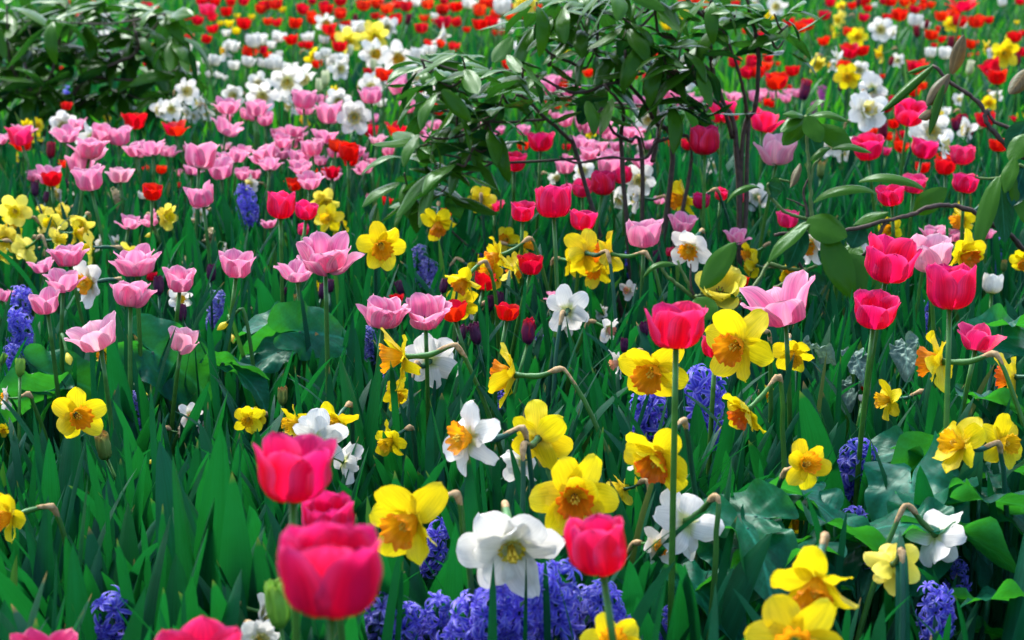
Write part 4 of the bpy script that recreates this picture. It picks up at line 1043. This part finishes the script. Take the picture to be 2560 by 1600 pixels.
# left shrub, denser and darker
D = 6.9
lb_ = at(95, 430, depth_at_height(430, 0.0)); lb_.z = 0
B = [([lb_] + st([(330, 1300), (300, 900), (230, 600)], D, 0), 0.010, 0.004, 'bark'),
     ([lb_] + st([(420, 1300), (620, 1000), (840, 720), (1280, 500), (1280, 300)], D, 0), 0.010, 0.004, 'bark'),
     ([lb_] + st([(380, 1100), (560, 420), (500, 200)], D, 0), 0.008, 0.004, 'bark'),
     (st([(840, 720), (1300, 760), (1700, 650)], D, 0), 0.006, 0.003, 'bark'),
     (st([(1280, 500), (1560, 130)], D, 0), 0.005, 0.003, 'bark'),
     (st([(300, 900), (100, 600), (60, 60)], D, 0), 0.006, 0.003, 'bark')]
WH = []
for x, y in [(230, 600), (840, 720), (560, 420), (1280, 300), (1700, 650), (1560, 130), (330, 90), (950, 70), (500, 200), (100, 320), (700, 560), (1150, 480), (1720, 800), (1250, 20), (800, 250), (300, 480), (60, 60), (1380, 700), (150, 850), (1000, 850), (420, 760), (1480, 320), (650, 20), (-100, 500), (-120, 200), (30, 700), (560, 900), (1150, 900), (900, 450), (1350, 520), (1100, 220), (700, 800), (380, 300), (200, 200), (1450, 60), (1650, 330), (-60, 900), (820, 930), (1500, 900)]:
    WH.append((P3(0, x, y, D + r.normal(0, 0.16)), int(r.integers(5, 9))))
    if r.random() < 0.25:
        WH.append((P3(0, x + r.normal(0, 120), y + r.normal(0, 100), D + 0.15 + r.normal(0, 0.2)), int(r.integers(6, 9))))
shrub(lb_, B, WH, r, 1.42, 'dense dark green rhododendron filling the top left corner', 'rhododendron shrubs', 240, 130, 480, D)

# near right shrub: one long arching branch with a few big leaves, in focus
D = 3.95
SLX = {}
def placed_leaf(root, base, b, t_, wid, roll, mat, droop=0.7, face=None, rr=None):
    """one leaf from its stalk point b to its tip t_"""
    b, t_ = np.array(b), np.array(t_)
    Lx = np.linalg.norm(t_ - b)
    g = shrub_leaf_grid(Lx * (1 + 0.10 * droop), wid, droop, rr, roll)
    ch = g[-1, 3] - g[0, 3]
    X = (t_ - b) / Lx
    up = np.array(face) if face is not None else np.array([0, 0, 1.0])
    Yv = np.cross(up, X); Yv /= np.linalg.norm(Yv) + 1e-9
    Zv = np.cross(X, Yv)
    q = g.reshape(-1, 3)
    a = math.atan2(ch[2], ch[0])
    ca, sa = math.cos(-a), math.sin(-a)
    q = np.stack([q[:, 0] * ca - q[:, 2] * sa, q[:, 1], q[:, 0] * sa + q[:, 2] * ca], -1)
    s = Lx / max(1e-6, np.linalg.norm(ch))
    w3 = b + (q[:, :1] * X + q[:, 2:] * Zv) * s + q[:, 1:2] * Yv
    return link('leaf', MB().grid((w3 - np.array(base)).reshape(g.shape)).build('leaf', M[mat]), root)

rb_ = at(2900, 900, depth_at_height(900, 0.0)); rb_ = Vector((1.55, 4.05, 0))
nroot = empty('rhododendron_shrub', rb_)
def nb(lst, r0, r1, mat, d0=D, d1=None):
    pts = [P3(t, x, y, dd) - np.array(rb_) for (t, x, y), dd in zip(lst, np.linspace(d0, d1 or d0, len(lst)))]
    link('branch', branch_mesh(pts, r0, r1, mat), nroot)
p0 = [np.zeros(3), np.array([-0.05, 0.0, 0.12])] + [P3(7, x, y, dd) - np.array(rb_) for x, y, dd in [(2700, 900, 4.05), (2419, 840, 4.0), (2280, 700, 3.97), (2050, 560, 3.95), (1900, 470, 3.95), (1700, 430, 3.95), (1500, 450, 3.93), (1380, 510, 3.93), (1130, 570, 3.9), (760, 660, 3.88), (400, 680, 3.86), (200, 690, 3.86), (60, 710, 3.85)]]
link('branch', branch_mesh(p0, 0.0062, 0.0032, 'bark'), nroot)
nb([(7, 1130, 570), (7, 1080, 640), (7, 1020, 760), (7, 900, 900)], 0.004, 0.003, 'bark', 3.9)
nb([(7, 370, 660), (7, 370, 500), (7, 340, 350), (7, 345, 250), (7, 420, 130)], 0.0035, 0.0015, 'bark', 3.86)
nb([(7, 340, 440), (7, 250, 390), (7, 180, 365)], 0.002, 0.001, 'bark', 3.86)
nb([(7, 400, 560), (7, 300, 540), (7, 150, 480), (7, 20, 330), (7, 0, 230), (7, 100, 185), (7, 210, 210)], 0.0035, 0.002, 'twig', 3.86)
nb([(7, 410, 660), (7, 410, 450), (7, 400, 250), (7, 380, 0), (3, 370, 1250), (3, 355, 1090)], 0.0042, 0.0028, 'twig', 3.86)
nb([(7, 400, 220), (7, 430, 60), (7, 480, 0), (3, 560, 1400)], 0.003, 0.002, 'twig', 3.86)
nb([(7, 10, 975), (7, 150, 1020), (7, 330, 1040), (7, 460, 1000)], 0.0045, 0.003, 'twig', 3.84)
nb([(7, 330, 1040), (7, 280, 930), (7, 265, 830), (7, 300, 740), (7, 380, 670)], 0.003, 0.002, 'bark', 3.84)
nb([(7, 370, 1040), (7, 250, 1130), (7, 60, 1200)], 0.0035, 0.003, 'twig', 3.8)
nb([(7, 10, 975), (6, 2200, 1290), (6, 1960, 1310), (6, 1780, 1280), (6, 1720, 1300)], 0.0035, 0.003, 'twig', 3.84, 3.7)
nb([(6, 1720, 1300), (6, 1560, 1170), (6, 1450, 1080), (6, 1400, 990)], 0.004, 0.003, 'twig', 3.7)
nb([(6, 1710, 1270), (6, 1620, 1080), (6, 1560, 950)], 0.0035, 0.0028, 'twig', 3.7)
nb([(6, 1720, 1280), (6, 1690, 1180), (6, 1690, 980)], 0.003, 0.0015, 'bark', 3.68)
nb([(6, 1790, 1270), (6, 1840, 1120), (6, 1890, 950)], 0.003, 0.0025, 'twig', 3.68)
d2 = 4.05
q0 = [np.zeros(3)] + [P3(3, x, y, d2) - np.array(rb_) for x, y in [(2700, 1700), (2400, 1480), (2250, 1370), (2080, 1180), (2030, 1020), (1880, 880), (1730, 780), (1560, 620)]]
link('branch', branch_mesh(q0, 0.0065, 0.0035, 'bark'), nroot)
nb([(3, 2250, 1370), (3, 2300, 1230), (3, 2140, 1150), (3, 2070, 1030)], 0.005, 0.003, 'bark', d2)
nb([(3, 2700, 1800), (7, 2419, 60), (7, 2250, 100), (7, 2180, 170), (7, 1990, 170), (7, 1960, 140)], 0.004, 0.002, 'twig', 3.9)
lr = np.random.default_rng(5)
CAMV = np.array([0, -0.7, 0.7])
NL = [  # tile, base, tile, tip, width in metres, roll, material, facing, depth, droop
 (7, 370, 560, 7, 745, 730, .072, 0, 'shrubleaf', (0.1, -0.75, 0.65), 3.8, .3), (7, 540, 700, 7, 800, 1310, .060, 0, 'shrubleaf', (-.2, -1, 0.2), 3.8, .5),
 (7, 690, 910, 7, 1090, 1250, .075, 0, 'shrubleaf', (.2, -1, .45), 3.82, .4), (7, 430, 400, 7, 1035, 320, .036, .1, 'shrubleaf', (0, -.45, 1), 3.82, 1.6),
 (7, 860, 200, 7, 1490, 290, .036, .1, 'shrubleaf', (0, -.5, 1), 3.9, 1.4), (7, 390, 585, 7, 0, 970, .036, 0, 'shrubleaf', (-.5, -.6, .7), 3.8, .6),
 (7, 340, 640, 7, 190, 1020, .048, 0, 'shrubleaf', (0.2, 1, -.3), 3.84, .4), (7, 880, 620, 7, 790, 830, .05, 0, 'shrubleaf', (.2, 1, -.2), 3.9, .4),
 (6, 1790, 1210, 6, 2110, 775, .052, 0, 'shrubleaf', (-.5, -.8, .35), 3.66, .3), (6, 1730, 1310, 6, 1910, 1500, .056, 0, 'shrubleaf', (.1, -.8, .7), 3.6, .6),
 (6, 1560, 1000, 6, 1240, 1110, .024, .35, 'shrubleaf', (0, -.2, 1), 3.68, 2.0), (6, 2350, 265, 6, 2030, 410, .026, .35, 'shrubleaf', (0, -.2, 1), 3.86, 1.9),
 (6, 1800, 1260, 6, 2200, 1330, .02, .2, 'shrubleaf', (0, 0, 1), 3.7, 1.0), (6, 1900, 1250, 6, 2180, 1290, .02, .2, 'shrubleaf', (0, 0, 1), 3.72, 1.0),
 (7, 2180, 160, 7, 1980, 850, .042, 0, 'shrubleaf', (-.6, -.8, .1), 3.85, .7), (7, 2200, 200, 7, 2240, 780, .046, 0, 'shrubleaf', (.3, 1, -.1), 3.9, .4),
 (7, 2330, -20, 7, 2235, 310, .035, 0, 'shrubleaf', (-.5, -.8, .2), 3.85, .4), (7, 2419, 60, 7, 2310, 440, .05, 0, 'shrubleaf', (.3, 1, -.1), 3.9, .4),
 (7, 2340, 130, 7, 2460, 620, .05, 0, 'shrubleaf', (.2, -1, .2), 3.9, .4),
 (3, 1555, 615, 3, 1065, 1060, .062, 1.1, 'shrubleaf', (-.3, -.6, .6), 4.0, .3), (3, 1550, 610, 3, 1305, 690, .02, .5, 'shrubleaf', (0, -.4, 1), 4.05, .4),
 (3, 1735, 700, 3, 1850, 325, .040, .3, 'oldleaf', (-.4, -1, .1), 4.05, .4), (3, 1715, 700, 3, 1500, 1000, .045, .4, 'oldleaf', (-.3, -1, .1), 4.02, .5),
 (3, 1665, 800, 3, 1530, 1275, .060, 1.1, 'shrubleaf', (.1, -1, .1), 4.0, .2), (3, 1560, 1030, 3, 1425, 1120, .034, .5, 'oldleaf', (0, -.6, .7), 4.0, .4),
 (3, 2460, 640, 3, 2280, 890, .05, .4, 'oldleaf', (-.4, -.9, .2), 4.0, .3), (3, 2450, 1150, 3, 2270, 1440, .055, 0, 'shrubleaf', (.3, 1, -.2), 4.0, .4),
 (3, 2450, 1260, 3, 2290, 1530, .05, 0, 'shrubleaf', (-.6, -.8, .3), 3.95, .4),
 (3, 365, 1100, 3, 500, 1345, .044, 0, 'shrubleaf', (.1, -.9, .4), 3.84, .4), (3, 370, 1100, 3, 765, 1150, .034, .1, 'shrubleaf', (0, -.3, 1), 3.86, 1.3),
 (3, 480, 1190, 3, 800, 1410, .046, 0, 'shrubleaf', (-.1, -.9, .4), 3.9, .4), (3, 340, 1090, 3, 140, 1080, .034, .1, 'shrubleaf', (0, -.4, 1), 3.86, .9),
 (3, 335, 1110, 3, 120, 1250, .034, 0, 'shrubleaf', (-.2, -.6, .8), 3.86, .7), (3, 350, 1130, 3, 140, 1370, .04, 0, 'shrubleaf', (-.2, -.9, .3), 3.88, .4),
 (3, 360, 1080, 3, 540, 950, .03, 0, 'shrubleaf', (0, -.4, 1), 3.9, 1.2), (3, 370, 1200, 3, 470, 1500, .05, 0, 'shrubleaf', (.2, 1, -.2), 3.92, .4),
 (3, 600, 1400, 3, 975, 1445, .03, .1, 'shrubleaf', (0, -.3, 1), 3.85, 1.2), (3, 590, 1390, 3, 400, 1530, .026, .3, 'shrubleaf', (0, -.3, 1), 3.85, 1.4),
 (7, 300, 30, 7, 210, 260, .03, .5, 'oldleaf', (-.5, -.6, .4), 3.85, .6), (7, 0, 230, 7, 140, 290, .045, 0, 'shrubleaf', (.2, 1, .1), 3.86, .4),
 (7, 1380, 500, 7, 1690, 270, .05, 0, 'shrubleaf', (.2, -.8, .6), 4.0, .6), (7, 780, 650, 7, 1140, 490, .04, .1, 'shrubleaf', (0, -.6, .8), 3.92, .6),
 (7, 700, 850, 7, 900, 880, .05, 0, 'shrubleaf', (.2, -.7, .6), 3.95, .4), (7, 400, 1060, 7, 480, 1290, .045, 0, 'shrubleaf', (.2, 1, .1), 3.85, .4),
]
for t, x, y, t2, x2, y2, wd, roll, mt, fc, dd, dr in NL:
    placed_leaf(nroot, rb_, P3(t, x, y, dd), P3(t2, x2, y2, dd - 0.02), wd, roll, mt, dr, fc, lr)
register(nroot, 'near rhododendron branch', 'shrub', 'rhododendron shrubs', 2300, 520, 500, 3.9, label='sparse rhododendron with a long arching brown branch and curled leaves, right edge')

# ------------------------------------------------------------------ arum plants
def arum_leaf_grid(r, wave=0.12, nr=12, na=56):
    a = np.linspace(-np.pi * 0.965, np.pi * 0.965, na)
    ctl = np.array([-174, -160, -140, -115, -90, -60, -30, -12, 0, 12, 30, 60, 90, 115, 140, 160, 174]) * np.pi / 180
    rad = np.array([.20, .46, .50, .42, .40, .46, .66, .88, 1.0, .88, .66, .46, .40, .42, .50, .46, .20])
    af = np.linspace(-np.pi, np.pi, 721)
    rf = np.interp(af, ctl, rad)
    ker = np.hanning(33); ker /= ker.sum()
    rf = np.convolve(np.concatenate([rf[:60][::-1], rf, rf[-60:][::-1]]), ker, 'same')[60:-60]
    rr = np.interp(a, af, rf)
    p = r.uniform(0, 6, 4)
    rr = rr * (1 + 0.04 * np.sin(a * 5 + p[3]))
    s = np.linspace(0.02, 1, nr)
    X = s[:, None] * rr * np.cos(a); Y = s[:, None] * rr * np.sin(a)
    Z = wave * (s[:, None] ** 3) * (0.8 * np.sin(a * 3 + p[0]) + 0.45 * np.sin(a * 7 + p[1]))[None, :]
    Z = Z - 0.30 * np.clip(X, 0, 1) ** 2 + 0.25 * np.abs(Y) ** 1.3 - 0.10 * np.clip(-X, 0, 1)
    Z = Z + 0.10 * wave * np.sin(X * 26 + np.abs(Y) * 20 + p[2]) * s[:, None]
    if wave > 0.15:
        Z = Z + 0.05 * np.sin(X * 17 + p[0]) * np.sin(Y * 21 + p[1]) + 0.03 * np.sin(X * 41 + Y * 13)
    return np.stack([X, Y, Z], -1)
def arum(leaves, label, px, py, w, mat='arumleaf', name='arum_plant', cat='arum plant'):
    ps = []
    for (t, x, y, size, hh, yaw, pit, roll) in leaves:
        qx, qy = tpx(t, x, y)
        ps.append(at(qx, qy, depth_at_height(qy, hh)))
        dq = depth_at_height(qy, hh)
        HEADS.append((qx, qy, size * 0.42 / dq * FPX, size * 0.26 / dq * FPX, dq))
    base = sum(ps, Vector()) / len(ps); base.z = 0
    root = empty(name, base)
    rr = np.random.default_rng(int(px))
    for p, (t, x, y, size, hh, yaw, pit, roll) in zip(ps, leaves):
        mtx = Matrix.Translation(p - base) @ Matrix.Rotation(R(yaw), 4, 'Z') @ Matrix.Rotation(R(-pit), 4, 'Y') @ Matrix.Rotation(R(roll), 4, 'X') @ Matrix.Scale(size, 4) @ Matrix.Translation((-0.3, 0, 0))
        g = arum_leaf_grid(rr, 0.12 if mat == 'arumleaf' else 0.2)
        link('leaf', MB().grid(g, uv=np.stack([0.5 + g[..., 1], 0.45 + 0.5 * g[..., 0]], -1)).build('leaf', M[mat]), root, mtx)
        att = mtx @ Vector((0, 0, 0))
        foot = Vector((rr.normal(0, 0.015), rr.normal(0, 0.015), 0))
        pts = bez(att, att + Vector((0, 0, -0.06)), foot + Vector((att.x * .3, att.y * .3, att.z * .4)), foot, 9)
        link('petiole', MB().tube(pts, np.linspace(0.0028, 0.0045, 9), 0, 7).build('petiole', M['darkstem']), root)
    register(root, label, cat, 'arum plants', px, py, w, depth_at_height(py, .25), label=label)
arum([(8, 1650, 430, .15, .27, 8, -35, 60), (8, 2250, 420, .09, .27, 10, -10, -25), (8, 2350, 560, .08, .25, -20, -30, 0)],
     'arum with a broad lime-green backlit leaf standing on edge, centre-left', 430, 910, 200)
arum([(8, 650, 560, .12, .24, 20, -20, 55), (8, 240, 720, .13, .22, 170, -15, 50), (8, 420, 850, .11, .2, -120, -35, 30)],
     'arum with wide green leaves behind the tall tulip leaves, left edge', 150, 960, 180)
arum([(9, 170, 190, .11, .28, 190, -15, 45), (9, 600, 120, .13, .30, 30, -10, 55), (9, 60, 40, .10, .30, 170, -5, -20), (9, 80, 360, .09, .26, 200, -20, -30)],
     'arum with puckered silvery and green leaves below the largest pink tulip', 690, 830, 170)
arum([(15, 120, 240, .11, .28, 200, -10, -10), (15, 620, 330, .13, .28, -30, -25, -15), (14, 2250, 800, .12, .25, -60, -20, 10), (15, 330, 560, .10, .26, 160, -10, 10), (14, 2080, 300, .11, .31, 150, 0, -30)],
     'low arum with wavy teal leaves beside the blue hyacinth, lower right', 1960, 1310, 250)
arum([(14, 1900, 930, .10, .24, 190, -20, 30), (14, 1950, 1200, .11, .22, -40, -30, 0), (14, 1700, 1050, .08, .2, 150, -20, 0), (15, 250, 1150, .1, .2, 200, -20, 0)],
     'shaded arum with folded leaves left of the lowest yellow daffodils', 1790, 1470, 230)
arum([(15, 1350, 250, .15, .28, -100, -30, 30), (15, 1650, 60, .11, .30, 60, 0, -20), (15, 2250, 180, .14, .30, 20, -5, -20), (15, 2330, 360, .09, .26, -30, -30, 0), (15, 1980, 280, .11, .26, -80, -35, 0), (11, 1470, 1300, .13, .3, 180, -25, 45), (11, 2330, 1400, .12, .3, 40, 0, -20), (11, 1700, 1420, .12, .29, -60, -15, -10)],
     'spreading arum with large glossy wavy leaves, lower right corner', 2380, 1270, 330)
arum([(14, 2330, 620, .12, .29, -70, -20, -15), (15, 60, 780, .12, .26, 200, -15, 10), (15, 900, 560, .13, .27, -20, -20, -20), (15, 1150, 420, .11, .28, 150, -10, -10), (15, 1500, 560, .13, .26, -110, -25, 15), (15, 1900, 520, .12, .27, 10, -15, -20), (15, 700, 760, .10, .23, -140, -20, 10)],
     'arum with overlapping blue-green leaves around the drooping white daffodil, lower right', 2200, 1340, 300)
arum([(15, 1780, 700, .08, .2, -60, -40, 0), (15, 1000, 760, .09, .18, -120, -30, 0), (15, 2330, 1130, .12, .22, 10, -5, -20), (15, 2100, 750, .1, .2, -30, -40, 20), (15, 2250, 1480, .1, .16, 0, -10, -20)],
     'dark arum leaves in deep shade at the bottom right edge', 2450, 1500, 250)
arum([(11, 2250, 800, .11, .32, -20, -10, -20), (11, 1150, 1250, .10, .28, 180, -5, -15), (11, 2300, 150, .12, .36, 30, 0, 40), (11, 2380, 30, .1, .38, 10, 5, -20)],
     'arum with bright crumpled leaves behind the bent yellow daffodil, right edge', 2500, 1000, 200)
arum([(11, 880, 450, .062, .27, -70, -35, 10), (11, 1300, 330, .060, .29, -100, -35, 20), (11, 500, 300, .05, .29, -10, -20, -40), (11, 760, 680, .05, .22, -120, -30, 0)],
     'faded grey-white crinkled leaves behind the green blades, right of centre', 2160, 930, 120, mat='greyleaf')

# ------------------------------------------------------------------ leaf clumps near the camera, each a thing
HP = np.array(HEADS)
def covers(pts, prob, rr, grow=1.0):
    """true where a blade (its upper points) would stand in front of a listed flower head"""
    x, y, d = project(pts)
    bad = np.zeros(pts.shape[0], bool)
    for hx, hy, hw, hh, hd in HP:
        m = (d < hd - 0.01) & (d > 0.5) & (((x - hx) / (hw * grow)) ** 2 + ((y - hy) / (hh * grow)) ** 2 < 1)
        bad |= m.any(1)
    return bad & (rr.random(len(bad)) < prob)

cr_ = np.random.default_rng(99)
def clump(kind, px, py, h, n, look, wf=1.0):
    d = depth_at_height(py, h)
    c = at(px, py, d)
    if c.y < 0.85: return
    root = empty('tulip_leaf_clump' if kind == 't' else 'daffodil_leaf_clump', (c.x, c.y, 0))
    a0 = cr_.uniform(0, 6.28)
    made = 0
    for i in range(n):
        for tr in range(8):
            k = int(cr_.integers(0, 8)); s = h / 0.33 * cr_.uniform(0.75, 1.12)
            az = a0 + i * 2.4 + cr_.normal(0, .5)
            mt = Matrix.Translation((cr_.normal(0, .015), cr_.normal(0, .015), 0)) @ Matrix.Rotation(az, 4, 'Z') @ Matrix.Diagonal((s, s * cr_.uniform(.8, 1.3) * wf, s, 1))
            me = leaf_mesh(kind, k)
            co = np.empty(len(me.vertices) * 3, np.float32); me.vertices.foreach_get('co', co)
            W3 = co.reshape(-1, 3) @ np.array(mt.to_3x3()).T + np.array(mt.translation) + np.array([c.x, c.y, 0])
            if not covers(W3[None, 12:], 1.0, cr_, 0.9)[0]:
                link('leaf', me, root, mt); made += 1
                break
    if made == 0:
        bpy.data.objects.remove(root); return
    register(root, look, 'leaf clump', 'clumps of bulb leaves', px, py, 80, d)
for x, y, h in [(70, 1190, .42), (180, 1120, .40), (250, 1260, .42), (370, 1180, .40), (470, 1130, .44), (560, 1230, .42), (640, 1100, .40), (40, 1330, .40), (330, 1330, .40), (150, 1000, .40), (300, 1010, .38), (540, 960, .40), (800, 980, .40), (900, 1240, .38), (1000, 1180, .38), (1130, 1250, .36), (700, 1020, .36), (1480, 1330, .34), (1590, 1400, .34), (1000, 930, .38), (1200, 980, .36), (2060, 960, .38), (2250, 960, .42), (2330, 980, .40), (2130, 1010, .38), (1960, 1010, .36)]:
    clump('t', x, y, h, int(cr_.integers(3, 5)), 'tall clump of wide tulip leaves', 0.95)
for x, y, h in [(1700, 1120, .40), (2230, 900, .38), (2380, 930, .38), (2190, 960, .36), (1500, 1480, .36), (820, 1480, .38), (740, 1300, .42)]:
    clump('t', x, y, h, 4, 'clump of upright tulip leaves', 1.0)
for i in range(210):
    y = 760 + 980 * cr_.random() ** 0.8
    x = cr_.uniform(-60, 2620)
    left = x < 1150 and y > 1000
    if x > 1650 and y > 1150 and cr_.random() < 0.8: continue
    kd = 't' if cr_.random() < (0.75 if left else 0.45) else 'd'
    h = cr_.uniform(0.24, 0.36)
    clump(kd, x, y, h, int(cr_.integers(3, 6)) if kd == 't' else int(cr_.integers(5, 9)), 'clump of broad blue-green tulip leaves' if kd == 't' else 'clump of narrow upright daffodil leaves')

# ------------------------------------------------------------------ the mass of leaves between and behind them
def mass(name, label_kind, n_per, y0, y1, kind, mat, nseg, hgt, wid, prob, seed, margin=0.8, e1=(25, 82)):
    rr = np.random.default_rng(seed)
    area = 0.257 * (y1 ** 2 - y0 ** 2) + 2 * margin * (y1 - y0)
    n = int(area * n_per)
    y = np.sqrt(rr.uniform(y0 ** 2, y1 ** 2, n * 2))
    x = rr.uniform(-1, 1, n * 2) * (0.257 * y1 + margin)
    ok = np.abs(x) < 0.257 * y + margin
    x, y = x[ok][:n], y[ok][:n]
    n = len(x)
    # plants grow in tufts
    tuft = 0.05
    gx, gy = np.round(x / 0.16) * 0.16, np.round(y / 0.16) * 0.16
    x = x + (gx - x) * 0.35; y = y + (gy - y) * 0.35
    L_ = rr.uniform(hgt[0], hgt[1], n); Wd = rr.uniform(wid[0], wid[1], n)
    az = rr.uniform(0, 2 * np.pi, n)
    e0 = R(1) * rr.uniform(74, 90, n)
    e_1 = R(1) * rr.uniform(e1[0], e1[1], n)
    base = np.stack([x, y, np.full(n, -0.01)], -1)
    args = (base, az, L_, Wd, e0, e_1, rr.uniform(.1, .7, n), rr.uniform(-1.2, 1.2, n))
    _, _, _, _, P = blades(*args, kind, nseg)
    bad = covers(P[:, nseg // 3:], prob, rr)
    k = ~bad
    args = tuple(a[k] for a in args)
    V, F, UV, per, P = blades(*args, kind, nseg)
    rn = np.repeat(rr.random(k.sum()), per)
    o = link(name, mesh_from(name, V, F, UV, [M[mat]], None, rn))
    o['kind'] = 'stuff'
    o['label'] = label_kind
    o['category'] = 'foliage'
mass('tulip_foliage', 'mass of broad blue-green tulip leaves between the near flowers', 125, 1.0, 6.0, 't', 'tulipleaf', 9, (.24, .42), (.022, .056), .92, 1, e1=(28, 87))
mass('daffodil_foliage', 'mass of narrow upright daffodil leaves filling the flower bed', 560, 1.0, 6.0, 'd', 'daffleaf', 9, (.24, .43), (.008, .017), .92, 2, e1=(45, 87))
mass('distant_tulip_foliage', 'mass of green tulip leaves under the far red and white tulips', 85, 6.0, 20.0, 't', 'tulipleaf', 6, (.22, .38), (.025, .055), .92, 3)
mass('distant_grassy_foliage', 'bright green narrow leaves among the far tulips', 170, 6.0, 20.0, 'd', 'freshleaf', 6, (.22, .40), (.009, .018), .92, 4)
mass('low_foliage', 'low dark leaves covering the soil under the flowers', 260, 1.0, 10.0, 't', 'daffleaf', 5, (.10, .20), (.012, .03), .9, 5, e1=(0, 60))

# ------------------------------------------------------------------ labels: look first, then neighbours, then the place in the photograph
def zone(t):
    x, y = t['px'] / 2560, t['py'] / 1600
    v = 'top' if y < .1 else 'upper' if y < .3 else 'middle' if y < .55 else 'lower' if y < .82 else 'bottom'
    h = 'left edge' if x < .08 else 'left' if x < .27 else 'centre-left' if x < .43 else 'centre' if x < .57 else 'centre-right' if x < .73 else 'right' if x < .92 else 'right edge'
    return v + ' ' + h
def brief(t):
    s = t['short']
    for a, b in ((' cup-shaped', ''), (' bowl-shaped', ''), (' half-closed', ''), (' many-petalled open', ''), (' with orange trumpet', ''), (' with deep orange trumpet', ''), ('clump of ', ''), (' with orange cup', ''), (' with yellow cup', ''),
                 (' with peach trumpet', ''), ('large ', ''), (' with small yellow-rimmed cup', ''), (' with red stamens', ''), (' with reddish tip', ''), ('plump ', ''), (' upright', ''), ('broad ', ''), (' wide-open', ''), (' open', ''), ('all-yellow', 'yellow')):
        s = s.replace(a, b)
    return s
def rel(t, n):
    dx, dy = n['px'] - t['px'], n['py'] - t['py']
    if abs(dx) > abs(dy): return 'left of' if dx > 0 else 'right of'
    return 'behind' if dy > 0 else 'in front of'
used = set()
vis = [t for t in THINGS if -40 < t['px'] < 2600 and -20 < t['py'] < 1640 and t['cat'] != 'leaf clump']
XY = np.array([(t['px'], t['py']) for t in vis])
def art(s):
    return s if s.startswith(('clump', 'narrow', 'blue-green')) else ('an ' if s[0] in 'aeiou' else 'a ') + s
for t in THINGS:
    o = t['o']
    o['category'] = t['cat']
    o['group'] = t['group']
    lab = t['label']
    if lab is None:
        dd = np.hypot(XY[:, 0] - t['px'], XY[:, 1] - t['py'])
        order = [int(k) for k in np.argsort(dd) if dd[k] > 0.5][:12]
        size = ''
        cands = []
        look = t['look']
        for i in order[:6]:
            cands.append(f"{look} {rel(t, vis[i])} {art(brief(vis[i]))}, {zone(t)}")
        for i in order:
            for j in order:
                if i < j and brief(vis[i]) != brief(vis[j]):
                    cands.append(f"{look} {rel(t, vis[i])} {art(brief(vis[i]))} and {rel(t, vis[j])} {art(brief(vis[j]))}, {zone(t)}")
        def okl(c): return c not in used and 4 <= len(c.split()) <= 16
        lab = next((c for c in cands if okl(c)), None)
        if lab is None:
            lk = brief(t)
            for c in cands:
                c2 = c.replace(look, lk, 1)
                if okl(c2): lab = c2; break
        if lab is None:
            lab = f"{brief(t)} {rel(t, vis[order[0]])} {art(brief(vis[order[0]]))}, {zone(t)}"
            lab = ' '.join(lab.split()[:16])
    used.add(lab)
    o['label'] = lab
